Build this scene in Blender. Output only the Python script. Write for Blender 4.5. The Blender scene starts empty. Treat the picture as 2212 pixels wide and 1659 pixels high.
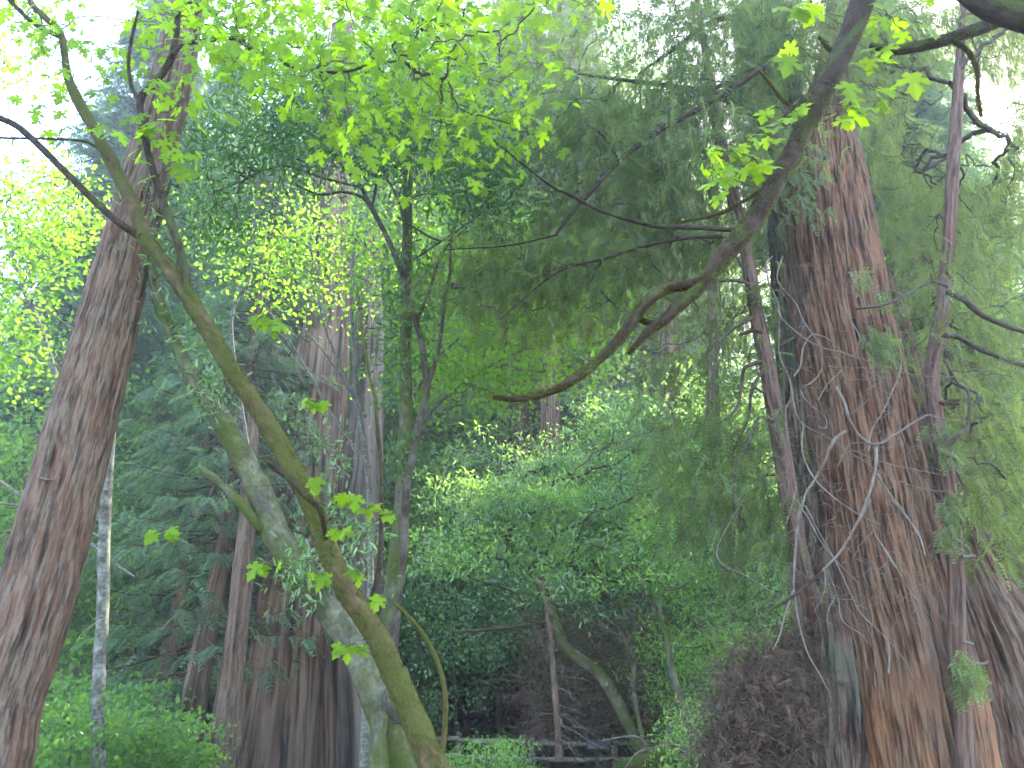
import bpy, math
import numpy as np
from mathutils import Vector

# ------------------------------------------------------------------ camera, sky, sun, exposure
SC = bpy.context.scene
COL = SC.collection
PITCH = math.radians(24.6)
FPX = 1596.0                       # focal length in the units of a 2212 x 1659 picture
EYE = np.array([0.0, 0.0, 1.7])
cam_d = bpy.data.cameras.new('camera'); CAM = bpy.data.objects.new('camera', cam_d); COL.objects.link(CAM)
cam_d.lens = 25.98; cam_d.sensor_width = 36; cam_d.clip_start = 0.05; cam_d.clip_end = 2000
CAM.location = EYE; CAM.rotation_euler = (math.pi/2 + PITCH, 0, 0)
SC.camera = CAM
SUN_EL, SUN_AZ = math.radians(37), math.radians(38)
W = bpy.data.worlds.new("World"); SC.world = W; W.use_nodes = True
sk = W.node_tree.nodes.new('ShaderNodeTexSky'); sk.sky_type = 'NISHITA'; sk.sun_disc = False
sk.sun_elevation = SUN_EL; sk.sun_rotation = SUN_AZ; sk.dust_density = 1.5
bg = W.node_tree.nodes['Background']; W.node_tree.links.new(sk.outputs[0], bg.inputs[0]); bg.inputs[1].default_value = 0.15
sd = bpy.data.lights.new('sun', 'SUN'); SUN = bpy.data.objects.new('sun', sd); COL.objects.link(SUN)
sd.energy = 3.4; sd.angle = math.radians(0.5); sd.color = (1.0, 0.93, 0.80)
sv = Vector((math.sin(SUN_AZ)*math.cos(SUN_EL), math.cos(SUN_AZ)*math.cos(SUN_EL), math.sin(SUN_EL)))
SUN.rotation_euler = sv.to_track_quat('Z', 'Y').to_euler()
SUNV = np.array(sv)
SC.view_settings.view_transform = 'Standard'; SC.view_settings.look = 'None'
SC.view_settings.exposure = 3.85; SC.view_settings.gamma = 1.0
SC.cycles.max_bounces = 7; SC.cycles.diffuse_bounces = 4; SC.cycles.transmission_bounces = 5
SC.cycles.glossy_bounces = 2; SC.cycles.volume_bounces = 0
SC.cycles.sample_clamp_indirect = .3; SC.cycles.sample_clamp_direct = .4; SC.cycles.use_denoising = True; SC.cycles.denoising_prefilter = 'FAST'; SC.cycles.use_adaptive_sampling = False

# ------------------------------------------------------------------ helpers
cp, sp = math.cos(PITCH), math.sin(PITCH)
def ray(x, y):
    a = (x-1106.0)/FPX; b = -(y-829.5)/FPX
    return np.array([a, cp - b*sp, sp + b*cp])
def P(x, y, Y):
    d = ray(x, y); return EYE + d*(Y/d[1])
def PV(x, y, Y):                                   # vectorised
    a = (x-1106.0)/FPX; b = -(y-829.5)/FPX
    dy = cp - b*sp; k = Y/dy
    return np.stack([a*k, Y, EYE[2] + (sp + b*cp)*k], 1)
def pxsize(p):                                     # metres per picture unit at p
    q = p - EYE; return (q[1]*cp + q[2]*sp)/FPX
def smooth(a): return a*a*(3-2*a)
def H(x, y):                                       # terrain height
    x = np.asarray(x, float); y = np.asarray(y, float)
    z = np.clip(y-8, 0, 18)*0.038 + np.clip(y-26, 0, 12)*0.15 + np.clip(y-38, 0, 200)*0.52
    z = z + 0.25*np.sin(x*0.31+1)*np.sin(y*0.23)*np.clip((y-14)/10, 0, 1) + np.clip(-x-9, 0, 60)*0.10*np.clip((y-10)/12, 0, 1)
    return z
def h3(i, j, k, s):
    n = (i.astype(np.int64)*374761393 + j.astype(np.int64)*668265263 + k.astype(np.int64)*2147483647 + s*974634777) & 0xffffffff
    n = ((n ^ (n >> 13))*1274126177) & 0xffffffff
    n = (n ^ (n >> 16)) & 0xffffffff
    return n/4294967295.0
def vn(p, s=0):
    f = np.floor(p); t = smooth(p-f); i, j, k = f[..., 0], f[..., 1], f[..., 2]
    r = 0
    for a in (0, 1):
        for b in (0, 1):
            for c in (0, 1):
                w = (t[..., 0] if a else 1-t[..., 0])*(t[..., 1] if b else 1-t[..., 1])*(t[..., 2] if c else 1-t[..., 2])
                r = r + w*h3(i+a, j+b, k+c, s)
    return r
def nrm(v): return v/np.maximum(np.linalg.norm(v, axis=-1, keepdims=True), 1e-9)

def link(o, parent=None):
    COL.objects.link(o)
    if parent is not None: o.parent = parent
    return o
def tag(o, label=None, cat=None, group=None, kind=None):
    if label: o['label'] = label
    if cat: o['category'] = cat
    if group: o['group'] = group
    if kind: o['kind'] = kind
    return o
def empty(name, loc, label, cat, group=None, rz=0):
    o = bpy.data.objects.new(name, None); o.location = [float(v) for v in loc]; o.rotation_euler = (0, 0, rz)
    o.empty_display_size = 0.3
    link(o); return tag(o, label, cat, group)
def mesh(name, parts, mat, parent=None, smooth_shade=False, attrs=None):
    """parts: list of (V (n,3), F (m,k)); vertices in world space, moved into the parent's space"""
    off = np.array(parent.location) if parent is not None else np.zeros(3)
    parts = [(v, f) for v, f in parts if len(v)]
    V = np.concatenate([v for v, f in parts]) - off
    me = bpy.data.meshes.new(name)
    me.vertices.add(len(V)); me.vertices.foreach_set('co', V.astype(np.float32).ravel())
    li, ls, base, n = [], [], 0, 0
    for v, f in parts:
        li.append((f+base).ravel()); ls.append(n + np.arange(len(f))*f.shape[1]); n += f.size; base += len(v)
    li = np.concatenate(li).astype(np.int32); ls = np.concatenate(ls).astype(np.int32)
    me.loops.add(len(li)); me.loops.foreach_set('vertex_index', li)
    me.polygons.add(len(ls)); me.polygons.foreach_set('loop_start', ls)
    me.update(calc_edges=True)
    me.polygons.foreach_set('use_smooth', np.full(len(ls), smooth_shade))
    for nm, (ty, data) in (attrs or {}).items():
        at = me.attributes.new(nm, ty, 'POINT')
        at.data.foreach_set('value' if ty == 'FLOAT' else 'vector', np.asarray(data, np.float32).ravel())
    me.materials.append(mat)
    o = bpy.data.objects.new(name, me)
    return link(o, parent)

# ------------------------------------------------------------------ materials
def newmat(name):
    m = bpy.data.materials.new(name); m.use_nodes = True; nt = m.node_tree
    return m, nt, nt.nodes['Principled BSDF'], nt.nodes['Material Output']
def ramp(nt, stops, src):
    r = nt.nodes.new('ShaderNodeValToRGB'); el = r.color_ramp.elements
    el[0].position, el[0].color = stops[0][0], (*stops[0][1], 1)
    el[1].position, el[1].color = stops[-1][0], (*stops[-1][1], 1)
    for p, c in stops[1:-1]:
        e = el.new(p); e.color = (*c, 1)
    nt.links.new(src, r.inputs[0]); return r.outputs[0]
def attr(nt, n):
    a = nt.nodes.new('ShaderNodeAttribute'); a.attribute_name = n; return a
def noise(nt, vec, scale, detail=4, rough=.6):
    n = nt.nodes.new('ShaderNodeTexNoise'); n.inputs['Scale'].default_value = scale
    n.inputs['Detail'].default_value = detail; n.inputs['Roughness'].default_value = rough
    if vec is not None: nt.links.new(vec, n.inputs['Vector'])
    return n.outputs['Fac']
def stretch(nt, vec, s):
    m = nt.nodes.new('ShaderNodeVectorMath'); m.operation = 'MULTIPLY'; m.inputs[1].default_value = s
    nt.links.new(vec, m.inputs[0]); return m.outputs[0]
def mixc(nt, fac, a, b, mode='MIX'):
    m = nt.nodes.new('ShaderNodeMix'); m.data_type = 'RGBA'; m.blend_type = mode
    for s, v in ((m.inputs[0], fac), (m.inputs[6], a), (m.inputs[7], b)):
        if hasattr(v, 'is_linked'): nt.links.new(v, s)
        else: s.default_value = v if isinstance(v, float) else (*v, 1)
    return m.outputs[2]
def maprange(nt, v, a, b, c=0., d=1.):
    m = nt.nodes.new('ShaderNodeMapRange'); nt.links.new(v, m.inputs[0])
    for i, q in enumerate((a, b, c, d)): m.inputs[i+1].default_value = q
    return m.outputs[0]
def bump(nt, bs, h, strength, dist):
    b = nt.nodes.new('ShaderNodeBump'); b.inputs['Strength'].default_value = strength
    b.inputs['Distance'].default_value = dist; nt.links.new(h, b.inputs['Height']); nt.links.new(b.outputs[0], bs.inputs['Normal'])

def bark(name, dark, mid, light, patch=None, patch_rng=(.55, .7), fs=28, st=.10, moss=None, moss_rng=(.5, .6), moss_s=3., bmp=.9, bd=.012, crack=0., foot_tint=None):
    m, nt, bs, _ = newmat(name)
    bk = attr(nt, 'bk').outputs['Vector']; hg = attr(nt, 'hgt').outputs['Fac']
    fine = noise(nt, stretch(nt, bk, (1, 1, st)), fs, 6, .65)
    big = noise(nt, stretch(nt, bk, (1, 1, .35)), 1.6, 3)
    add = nt.nodes.new('ShaderNodeMath'); add.operation = 'MULTIPLY_ADD'; nt.links.new(hg, add.inputs[0]); add.inputs[1].default_value = .55
    sub = nt.nodes.new('ShaderNodeMath'); sub.operation = 'MULTIPLY'; nt.links.new(fine, sub.inputs[0]); sub.inputs[1].default_value = .75
    nt.links.new(sub.outputs[0], add.inputs[2])
    c = ramp(nt, [(.38, dark), (.60, mid), (.86, light)], add.outputs[0])
    if crack:
        cr = noise(nt, stretch(nt, bk, (1, 1, st*.55)), fs*.62, 5, .7)
        c = mixc(nt, maprange(nt, cr, .52, .44, 0., crack), c, tuple(v*.55 for v in dark))
        tint = noise(nt, stretch(nt, bk, (1, 1, .12)), fs*.3, 3)
        c = mixc(nt, maprange(nt, tint, .4, .65, 0., .5), c, tuple(v*.9 + g*.1 for v, g in zip(mid, (1, .35, .2))))
    if patch: c = mixc(nt, maprange(nt, big, *patch_rng), c, patch)
    if moss:
        mn = noise(nt, stretch(nt, bk, (1, 1, .45)), moss_s, 5, .7)
        mf = noise(nt, bk, 60, 4, .7)
        mc = ramp(nt, [(.25, tuple(v*.35 for v in moss)), (.75, moss)], mf)
        c = mixc(nt, maprange(nt, mn, *moss_rng), c, mc)
    if foot_tint:  # patchy tint, growing towards the foot of the stem
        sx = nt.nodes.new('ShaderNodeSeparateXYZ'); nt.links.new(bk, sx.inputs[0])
        k1 = maprange(nt, sx.outputs[2], foot_tint[0], foot_tint[1]); k2 = maprange(nt, noise(nt, stretch(nt, bk, (1, 1, .5)), 1.3, 3), .40, .60)
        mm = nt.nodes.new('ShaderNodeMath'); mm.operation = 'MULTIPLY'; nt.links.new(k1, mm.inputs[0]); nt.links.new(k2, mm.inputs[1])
        c = mixc(nt, mm.outputs[0], c, mixc(nt, fine, tuple(v*.3 for v in foot_tint[2]), foot_tint[2]))
    nt.links.new(c, bs.inputs['Base Color']); bs.inputs['Roughness'].default_value = .92
    bs.inputs['Specular IOR Level'].default_value = .15
    bump(nt, bs, add.outputs[0], bmp, bd)
    return m
M = {}
M['redwood'] = bark('redwood_bark', (0.0136, 0.0082, 0.0054), (0.0626, 0.0388, 0.0252), (0.1428, 0.1054, 0.0782), patch=(.11, .095, .075), patch_rng=(.6, .9), fs=70, st=.14, crack=.65)
M['redwood_warm'] = bark('warm_redwood_bark', (0.0099, 0.0046, 0.0030), (0.0623, 0.0319, 0.0182), (0.1596, 0.0927, 0.0578), patch=(.085, .062, .048), patch_rng=(.5, .75), fs=55, st=.11, crack=.9, foot_tint=(2.7+11*3.71, 1.5+11*3.71, (.50, .20, .07)))  # orange tint in noise patches, stronger towards the foot
M['redwood_grey'] = bark('weathered_redwood_bark', (0.0112, 0.0080, 0.0064), (0.0528, 0.0384, 0.0288), (0.1520, 0.1240, 0.0960), patch=(.075, .088, .055), patch_rng=(.5, .7), fs=50, st=.10, crack=.9)
M['twig_bark'] = bark('slender_stem_bark', (.015, .009, .007), (.052, .033, .025), (.13, .088, .07), fs=60, st=.12, crack=.6)
M['redwood_far'] = bark('far_redwood_bark', (0.0115, 0.0072, 0.0050), (0.0576, 0.0353, 0.0230), (0.1584, 0.1116, 0.0792), fs=18, st=.06, bd=.03, crack=.8)
M['burnt'] = bark('burnt_redwood_bark', (.012, .009, .008), (.045, .032, .026), (.14, .10, .08), fs=14, st=.06, bd=.03)
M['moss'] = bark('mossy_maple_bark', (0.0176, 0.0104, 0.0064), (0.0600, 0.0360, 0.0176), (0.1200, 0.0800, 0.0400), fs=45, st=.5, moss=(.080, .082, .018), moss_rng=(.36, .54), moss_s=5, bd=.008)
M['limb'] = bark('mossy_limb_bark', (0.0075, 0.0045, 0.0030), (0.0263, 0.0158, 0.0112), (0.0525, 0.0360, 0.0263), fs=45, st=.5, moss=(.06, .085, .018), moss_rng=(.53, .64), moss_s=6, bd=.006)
M['laurel'] = bark('laurel_bark', (.03, .025, .02), (.08, .074, .05), (.16, .15, .095), fs=50, st=.6, moss=(.075, .092, .020), moss_rng=(.40, .56), moss_s=4, bd=.006)
M['pale'] = bark('pale_alder_bark', (0.0320, 0.0272, 0.0216), (0.0760, 0.0704, 0.0560), (0.2240, 0.2200, 0.1960), fs=18, st=1.6, patch=(.14, .16, .10), patch_rng=(.55, .65), bd=.004)
M['thin'] = bark('thin_branch_bark', (.016, .012, .009), (.05, .038, .030), (.11, .09, .07), fs=40, st=.5, moss=(.09, .12, .035), moss_rng=(.55, .65), bd=.003)
M['dead'] = bark('bleached_dead_wood', (0.0425, 0.0306, 0.0238), (0.1062, 0.0816, 0.0663), (0.2040, 0.1700, 0.1445), fs=40, st=.3, bd=.002)
M['twig'] = bark('brown_twig', (.035, .02, .015), (.09, .056, .042), (.17, .12, .09), fs=40, st=.3, bd=.002)
M['rail'] = bark('weathered_rail', (.05, .045, .04), (.17, .145, .125), (.32, .28, .25), fs=30, st=.1, bd=.004)

def leafmat(name, base, trans, mixf=.45, var=.35, rough=.45, spec=.4, hue=None):
    m, nt, bs, out = newmat(name)
    rv = attr(nt, 'lv').outputs['Fac']
    lo = tuple(c*(1-var) for c in base); hi = tuple(min(1, c*(1+var)) for c in base)
    hi = tuple(a*.75+b*.25 for a, b in zip(hi, hue)) if hue else hi
    c = ramp(nt, [(0, lo), (.85, hi), (1, hi)], rv)
    tlo = tuple(c_*(1-var) for c_ in trans); thi = tuple(min(1, c_*(1+var*.6)) for c_ in trans)
    t = ramp(nt, [(0, tlo), (1, thi)], rv)
    nt.links.new(c, bs.inputs['Base Color']); bs.inputs['Roughness'].default_value = rough
    bs.inputs['Specular IOR Level'].default_value = spec
    tr = nt.nodes.new('ShaderNodeBsdfTranslucent'); nt.links.new(t, tr.inputs[0])
    mx = nt.nodes.new('ShaderNodeMixShader'); mx.inputs[0].default_value = mixf
    nt.links.new(bs.outputs[0], mx.inputs[1]); nt.links.new(tr.outputs[0], mx.inputs[2])
    nt.links.new(mx.outputs[0], out.inputs[0])
    return m
M['maple_leaf'] = leafmat('maple_leaf', (.105, .19, .008), (.40, .62, .008), .6, .3, .5, .25)
M['lime_leaf'] = leafmat('lime_hazel_leaf', (.10, .19, .022), (.25, .46, .03), .55, .35, .5, .3)
M['laurel_leaf'] = leafmat('laurel_leaf', (.12, .205, .085), (.19, .36, .07), .4, .5, .28, .8, hue=(.12, .22, .03))
M['laurel_tip'] = leafmat('fresh_laurel_leaf', (.15, .27, .06), (.34, .58, .08), .5, .35, .3, .7)
M['oak_leaf'] = leafmat('dark_tanoak_leaf', (.035, .075, .022), (.11, .25, .025), .45, .5, .35, .6)
M['needle'] = leafmat('redwood_needle', (.065, .09, .035), (.22, .30, .06), .5, .45, .5, .4)
M['needle_blue'] = leafmat('bluish_needle', (.075, .12, .06), (.19, .30, .09), .45, .45, .5, .4)  # needles in a bluer green
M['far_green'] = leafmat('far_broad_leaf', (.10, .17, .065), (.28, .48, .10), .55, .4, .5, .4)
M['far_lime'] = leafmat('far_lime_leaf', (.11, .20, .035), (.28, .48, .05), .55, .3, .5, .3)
M['shrub_leaf'] = leafmat('shrub_leaf', (.08, .16, .035), (.18, .36, .04), .5, .35, .5, .35)
M['sorrel'] = leafmat('sorrel', (.035, .075, .018), (.08, .17, .03), .4, .4, .5, .3)
M['dead_leaf'] = leafmat('dead_needle', (.095, .062, .042), (.11, .07, .045), .25, .5, .8, .1)
M['straw'] = leafmat('straw_needle', (.45, .30, .14), (.4, .25, .1), .3, .3, .8, .1)
M['mossf'] = leafmat('moss_tuft', (.07, .065, .015), (.16, .15, .025), .4, .5, .9, .05)
M['fern'] = leafmat('fern_frond', (.06, .14, .03), (.14, .30, .04), .4, .4, .5, .3)

m, nt, bs, _ = newmat('forest_floor')
tc = nt.nodes.new('ShaderNodeTexCoord').outputs['Object']
n1 = noise(nt, tc, .35, 5); n2 = noise(nt, tc, 9, 8, .75)
c1 = ramp(nt, [(.3, (.035, .022, .016)), (.5, (.11, .065, .048)), (.75, (.22, .14, .11))], n2)
c2 = ramp(nt, [(.3, (.02, .04, .012)), (.7, (.06, .11, .03))], n2)
nt.links.new(mixc(nt, maprange(nt, n1, .48, .58), c1, c2), bs.inputs['Base Color']); bs.inputs['Roughness'].default_value = .95
bump(nt, bs, n2, 1., .15); M['ground'] = m
m, nt, bs, _ = newmat('sign_panel')
bs.inputs['Base Color'].default_value = (.13, .15, .15, 1); bs.inputs['Roughness'].default_value = .6; M['sign'] = m
m, nt, bs, _ = newmat('sign_post'); bs.inputs['Base Color'].default_value = (.06, .05, .045, 1); M['post'] = m

# ------------------------------------------------------------------ geometry builders
def resample(pts, rad, step):
    """Catmull-Rom through pts, sampled about every step metres"""
    pts = np.asarray(pts, float); rad = np.asarray(rad, float)
    p = np.vstack([2*pts[0]-pts[1], pts, 2*pts[-1]-pts[-2]]); r = np.concatenate([[rad[0]], rad, [rad[-1]]])
    O, R = [], []
    for i in range(1, len(p)-2):
        L = np.linalg.norm(p[i+1]-p[i]); n = max(2, int(L/step))
        t = np.arange(n)/n; t = t[:, None]
        q = .5*((2*p[i]) + (-p[i-1]+p[i+1])*t + (2*p[i-1]-5*p[i]+4*p[i+1]-p[i+2])*t**2 + (-p[i-1]+3*p[i]-3*p[i+1]+p[i+2])*t**3)
        O.append(q); R.append((r[i]*(1-t[:, 0]) + r[i+1]*t[:, 0]))
    O.append(p[-2:-1]); R.append(r[-2:-1])
    return np.vstack(O), np.concatenate(R)
def frames(C):
    T = nrm(np.gradient(C, axis=0)); ref = np.array([0., 1, 0]) if abs(T[0][1]) < .9 else np.array([1., 0, 0])
    U = np.zeros_like(T); u = ref
    for i in range(len(T)):
        u = u - T[i]*np.dot(u, T[i]); u = u/np.linalg.norm(u); U[i] = u
    return T, U, np.cross(T, U)
def tube(pts, rad, seg=10, step=.05, rough=0., rfreq=8, seed=0, redwood=0., rw_f=7., flute=0., nfl=5, cap=True, lump=0., lf=6., fl_phase=0.):
    C, R = resample(pts, rad, step); T, U, B = frames(C); n = len(C)
    th = np.linspace(0, 2*math.pi, seg, endpoint=False)
    s = np.concatenate([[0], np.cumsum(np.linalg.norm(np.diff(C, axis=0), axis=1))])
    ct, st = np.cos(th)[None, :], np.sin(th)[None, :]
    Rg = R[:, None]*np.ones((1, seg)); S = s[:, None]*np.ones((1, seg))
    Rm = float(np.mean(R[R > R.max()*.35])); bk = np.stack([ct*Rm+0*Rg, st*Rm+0*Rg, S], -1) + seed*3.71
    h = np.full((n, seg), .5)
    if flute:
        ph = 1.2*np.sin(S*.35+seed) + .3*S*.15
        wv = np.sin(nfl*th[None, :] + ph + fl_phase) + .6*np.sin((nfl*2+1)*th[None, :] + 1.7*ph + 2) + .4*np.sin((nfl*3+2)*th[None, :] - ph)
        Rg = Rg*(1 + flute*wv)
    if redwood:
        q = bk.copy(); w = (vn(bk*np.array([1.5, 1.5, 1.0]), seed)-.5)*.12
        q[..., 0] += w; q[..., 1] += w
        a = vn(q*np.array([rw_f, rw_f, rw_f*.05]), seed+1); b = vn(q*np.array([rw_f*2.1, rw_f*2.1, rw_f*.14]), seed+2)
        c = vn(q*np.array([rw_f*3.1, rw_f*3.1, rw_f*.5]), seed+3)
        ridge = (1-np.abs(2*a-1))**.8*.55 + (1-np.abs(2*b-1))*.3 + c*.15
        h = np.clip((ridge-.25)/.6, 0, 1); Rg = Rg + redwood*(h-.5)*2
    if rough:
        f = vn(bk*np.array([rfreq, rfreq, rfreq*.8]), seed+5); g = vn(bk*rfreq*3, seed+6)
        h = np.clip(f*.6+g*.4, 0, 1); Rg = Rg + rough*(h-.5)*2
    if lump:
        l = vn(np.stack([ct*np.ones((n, 1))*.8, st*np.ones((n, 1))*.8, S*lf], -1)+seed, seed+9); Rg = Rg*(1+lump*(l-.5)*2)
    V = C[:, None, :] + (U[:, None, :]*ct[..., None] + B[:, None, :]*st[..., None])*Rg[..., None]
    i = np.arange(n-1)[:, None]*seg; j = np.arange(seg)[None, :]; j2 = (j+1) % seg
    F = np.stack([i+j, i+j2, i+seg+j2, i+seg+j], -1).reshape(-1, 4)
    V = V.reshape(-1, 3); bk = bk.reshape(-1, 3); h = h.reshape(-1)
    if cap:
        ends = []
        for e, c in ((0, C[0]), (n-1, C[-1])):
            k = len(V); V = np.vstack([V, c + (T[e]*(-1 if e == 0 else 1))*R[e]*.4]); bk = np.vstack([bk, bk[e*seg]*0+bk[e*seg]]); h = np.append(h, .4)
            a = e*seg+np.arange(seg); b = e*seg+(np.arange(seg)+1) % seg
            f = np.stack([np.full(seg, k), b, a, a] if e == 0 else [np.full(seg, k), a, b, b], 1)
            ends.append(f[:, :3])
        return V, F, bk, h, np.vstack(ends), (C, R, T, U, B)
    return V, F, bk, h, None, (C, R, T, U, B)
def tubemesh(name, tubes, mat, parent=None):
    parts, bk, h = [], [], []
    for t in tubes:
        V, F, b, hh, E, _ = t
        if E is not None:       # quads and end fans share vertices: put the fans in as a second part with their own copies
            parts.append((V, F)); bk.append(b); h.append(hh)
            parts.append((V[E].reshape(-1, 3), np.arange(E.size).reshape(-1, 3))); bk.append(b[E].reshape(-1, 3)); h.append(hh[E].reshape(-1))
        else: parts.append((V, F)); bk.append(b); h.append(hh)
    return mesh(name, parts, mat, parent, True, {'bk': ('FLOAT_VECTOR', np.vstack(bk)), 'hgt': ('FLOAT', np.concatenate(h))})
def edge_tubes(A, B, ra, rb, rng, sides=5, mids=3, jit=.06, sag=0.):
    """many small tapered tubes at once: arrays of start, end, radii"""
    n = len(A); K = mids+2; t = np.linspace(0, 1, K); L = np.linalg.norm(B-A, axis=1)[:, None, None]
    C = A[:, None]*(1-t)[None, :, None] + B[:, None]*t[None, :, None]
    J = rng.normal(0, 1, (n, K, 3))*jit*L; J[:, 0] = 0; J[:, -1] = 0; C = C+J
    C[:, :, 2] -= sag*(4*t*(1-t))[None, :]*L[:, :, 0]
    R = ra[:, None]*(1-t) + rb[:, None]*t
    T = nrm(np.gradient(C, axis=1)); ref = np.where(np.abs(T[..., 2:3]) > .9, np.array([1., 0, 0]), np.array([0, 0, 1.]))
    U = nrm(np.cross(T, ref)); Bn = np.cross(T, U)
    th = np.linspace(0, 2*math.pi, sides, endpoint=False)
    off = U[:, :, None]*np.cos(th)[None, None, :, None] + Bn[:, :, None]*np.sin(th)[None, None, :, None]
    V = C[:, :, None] + off*R[:, :, None, None]
    s = t[None, :, None, None]*L[:, :, :, None]
    bk = np.concatenate([off[..., :2]*R[:, :, None, None], np.broadcast_to(s, (n, K, sides, 1))], -1) + (np.arange(n)*1.37)[:, None, None, None]
    base = np.arange(n)[:, None, None]*K*sides; i = np.arange(K-1)[None, :, None]*sides; j = np.arange(sides)[None, None, :]; j2 = (j+1) % sides
    F = np.stack([base+i+j, base+i+j2, base+i+sides+j2, base+i+sides+j], -1).reshape(-1, 4)
    V = V.reshape(-1, 3)
    return V, F, bk.reshape(-1, 3), np.full(len(V), .5), None, None
def grow(roots, rroots, cen, tip_r=.004, pw=.5, chain=.25):
    """join cluster centres to the nearest part of a branching skeleton; returns edges and radii"""
    roots = np.asarray(roots, float); n0 = len(roots)
    d0 = np.min(np.linalg.norm(cen[:, None]-roots[None], axis=2), axis=1); cen = cen[np.argsort(d0)]
    N = n0+len(cen); nodes = np.vstack([roots, cen]); path = np.zeros(N); par = np.full(N, -1)
    for k in range(len(cen)):
        i = n0+k; d = np.linalg.norm(nodes[:i]-nodes[i], axis=1); c = d + chain*path[:i]
        p = int(np.argmin(c)); par[i] = p; path[i] = path[p]+d[p]
    cnt = np.ones(N)
    for i in range(N-1, n0-1, -1): cnt[par[i]] += cnt[i]
    r = tip_r*cnt**pw; rr = np.asarray(rroots, float)
    idx = np.arange(n0, N); pa = par[idx]
    ra = np.minimum(r[idx]*1.25, np.where(pa < n0, np.append(rr, 0)[np.minimum(pa, n0-1)]*.7, r[pa])); rb = r[idx]
    return nodes[pa], nodes[idx], np.maximum(ra, rb*.9), rb, cen
def place(tmpl, pos, tip, up, scale):
    TV, TF = tmpl; t = nrm(tip); x = nrm(np.cross(t, up)); z = np.cross(x, t)
    sc = np.asarray(scale, float).reshape(-1, 1, 1)
    V = pos[:, None] + sc*(x[:, None]*TV[None, :, 0:1] + t[:, None]*TV[None, :, 1:2] + z[:, None]*TV[None, :, 2:3])
    F = (TF[None] + (np.arange(len(pos))*len(TV))[:, None, None]).reshape(-1, TF.shape[1])
    return V.reshape(-1, 3), F
def leafmesh(name, sets, mat, parent, rng):
    lv, parts = [], []
    for (V, F, k, val) in sets:
        parts.append((V, F)); lv.append(np.repeat(val, k))
    return mesh(name, parts, mat, parent, False, {'lv': ('FLOAT', np.concatenate(lv))})

# leaf templates: x across, y towards the tip, z up
def T_maple():
    half = [(.0, -.0), (.10, -.10), (.26, -.17), (.30, -.08), (.43, -.07), (.40, .04), (.27, .13), (.45, .17), (.60, .13), (.62, .27), (.74, .40), (.60, .43), (.52, .50), (.38, .44), (.20, .33),
            (.19, .52), (.31, .60), (.30, .70), (.42, .82), (.25, .82), (.18, .94), (0, 1.18)]
    pts = half + [(-x, y) for x, y in half[-2:0:-1]]
    v = [(0, .22)] + pts; v = np.array([(x, y, -.16*(x*x*1.6+max(0, y-.2)**2) + .05*abs(x)) for x, y in v]); n = len(pts)
    return v, np.array([(0, 1+i, 1+(i+1) % n) for i in range(n)])
def T_lance(w=.15, droop=.12):
    v = np.array([(0, 0, 0), (w*.8, .3, .03), (-w*.8, .3, .03), (w*.75, .65, -droop*.3+.03), (-w*.75, .65, -droop*.3+.03), (0, 1, -droop), (0, .3, 0), (0, .65, -droop*.35)])
    return v, np.array([(0, 1, 6), (0, 6, 2), (1, 3, 7), (1, 7, 6), (2, 6, 7), (2, 7, 4), (3, 5, 7), (4, 7, 5)])
def T_rhomb(w=.3):
    return np.array([(0, 0, 0), (w, .45, .05), (0, 1, -.1), (-w, .45, .05)]), np.array([(0, 1, 2), (0, 2, 3)])
def T_round():
    a = np.linspace(0, 2*math.pi, 7)[:-1]; v = [(.36*math.sin(t), .5-.5*math.cos(t), .05*math.cos(2*t)) for t in a]
    return np.array(v), np.array([(0, 1, 2), (0, 2, 3), (0, 3, 4), (0, 4, 5)])
def T_spray(n=9, wl=.30, nw=.05, droop=.25, seed=0):
    """a flat needle spray: thin stem with paired leaflets"""
    r = np.random.default_rng(seed); V, F = [], []
    for i in range(n):
        y = (i+.4)/n; z = -droop*y*y
        for s in (-1, 1):
            l = wl*(1-.55*y)*r.uniform(.75, 1.15); a = r.uniform(.45, .75); k = len(V)
            dx, dy = s*l*math.sin(a+.35), l*math.cos(a+.35)
            V += [(0, y, z), (dx*.5 - nw*dy/l, y+dy*.5 + nw*s*dx/l*.3, z), (dx, y+dy, z-.08*l-droop*.15), (dx*.5+nw*dy/l, y+dy*.5-nw*s*dx/l*.3-nw*.6, z)]
            F += [(k, k+1, k+2), (k, k+2, k+3)]
    k = len(V); V += [(-.012, 0, 0), (.012, 0, 0), (0, 1.08, -droop)]; F.append((k, k+1, k+2))
    return np.array(V), np.array(F)
TM, TL, TR, TO = T_maple(), T_lance(), T_rhomb(), T_round()
TS = [T_spray(9, .34, .045, .3, 1), T_spray(7, .42, .06, .15, 2)]
TSP = T_spray(6, .45, .09, .25, 3)

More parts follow.
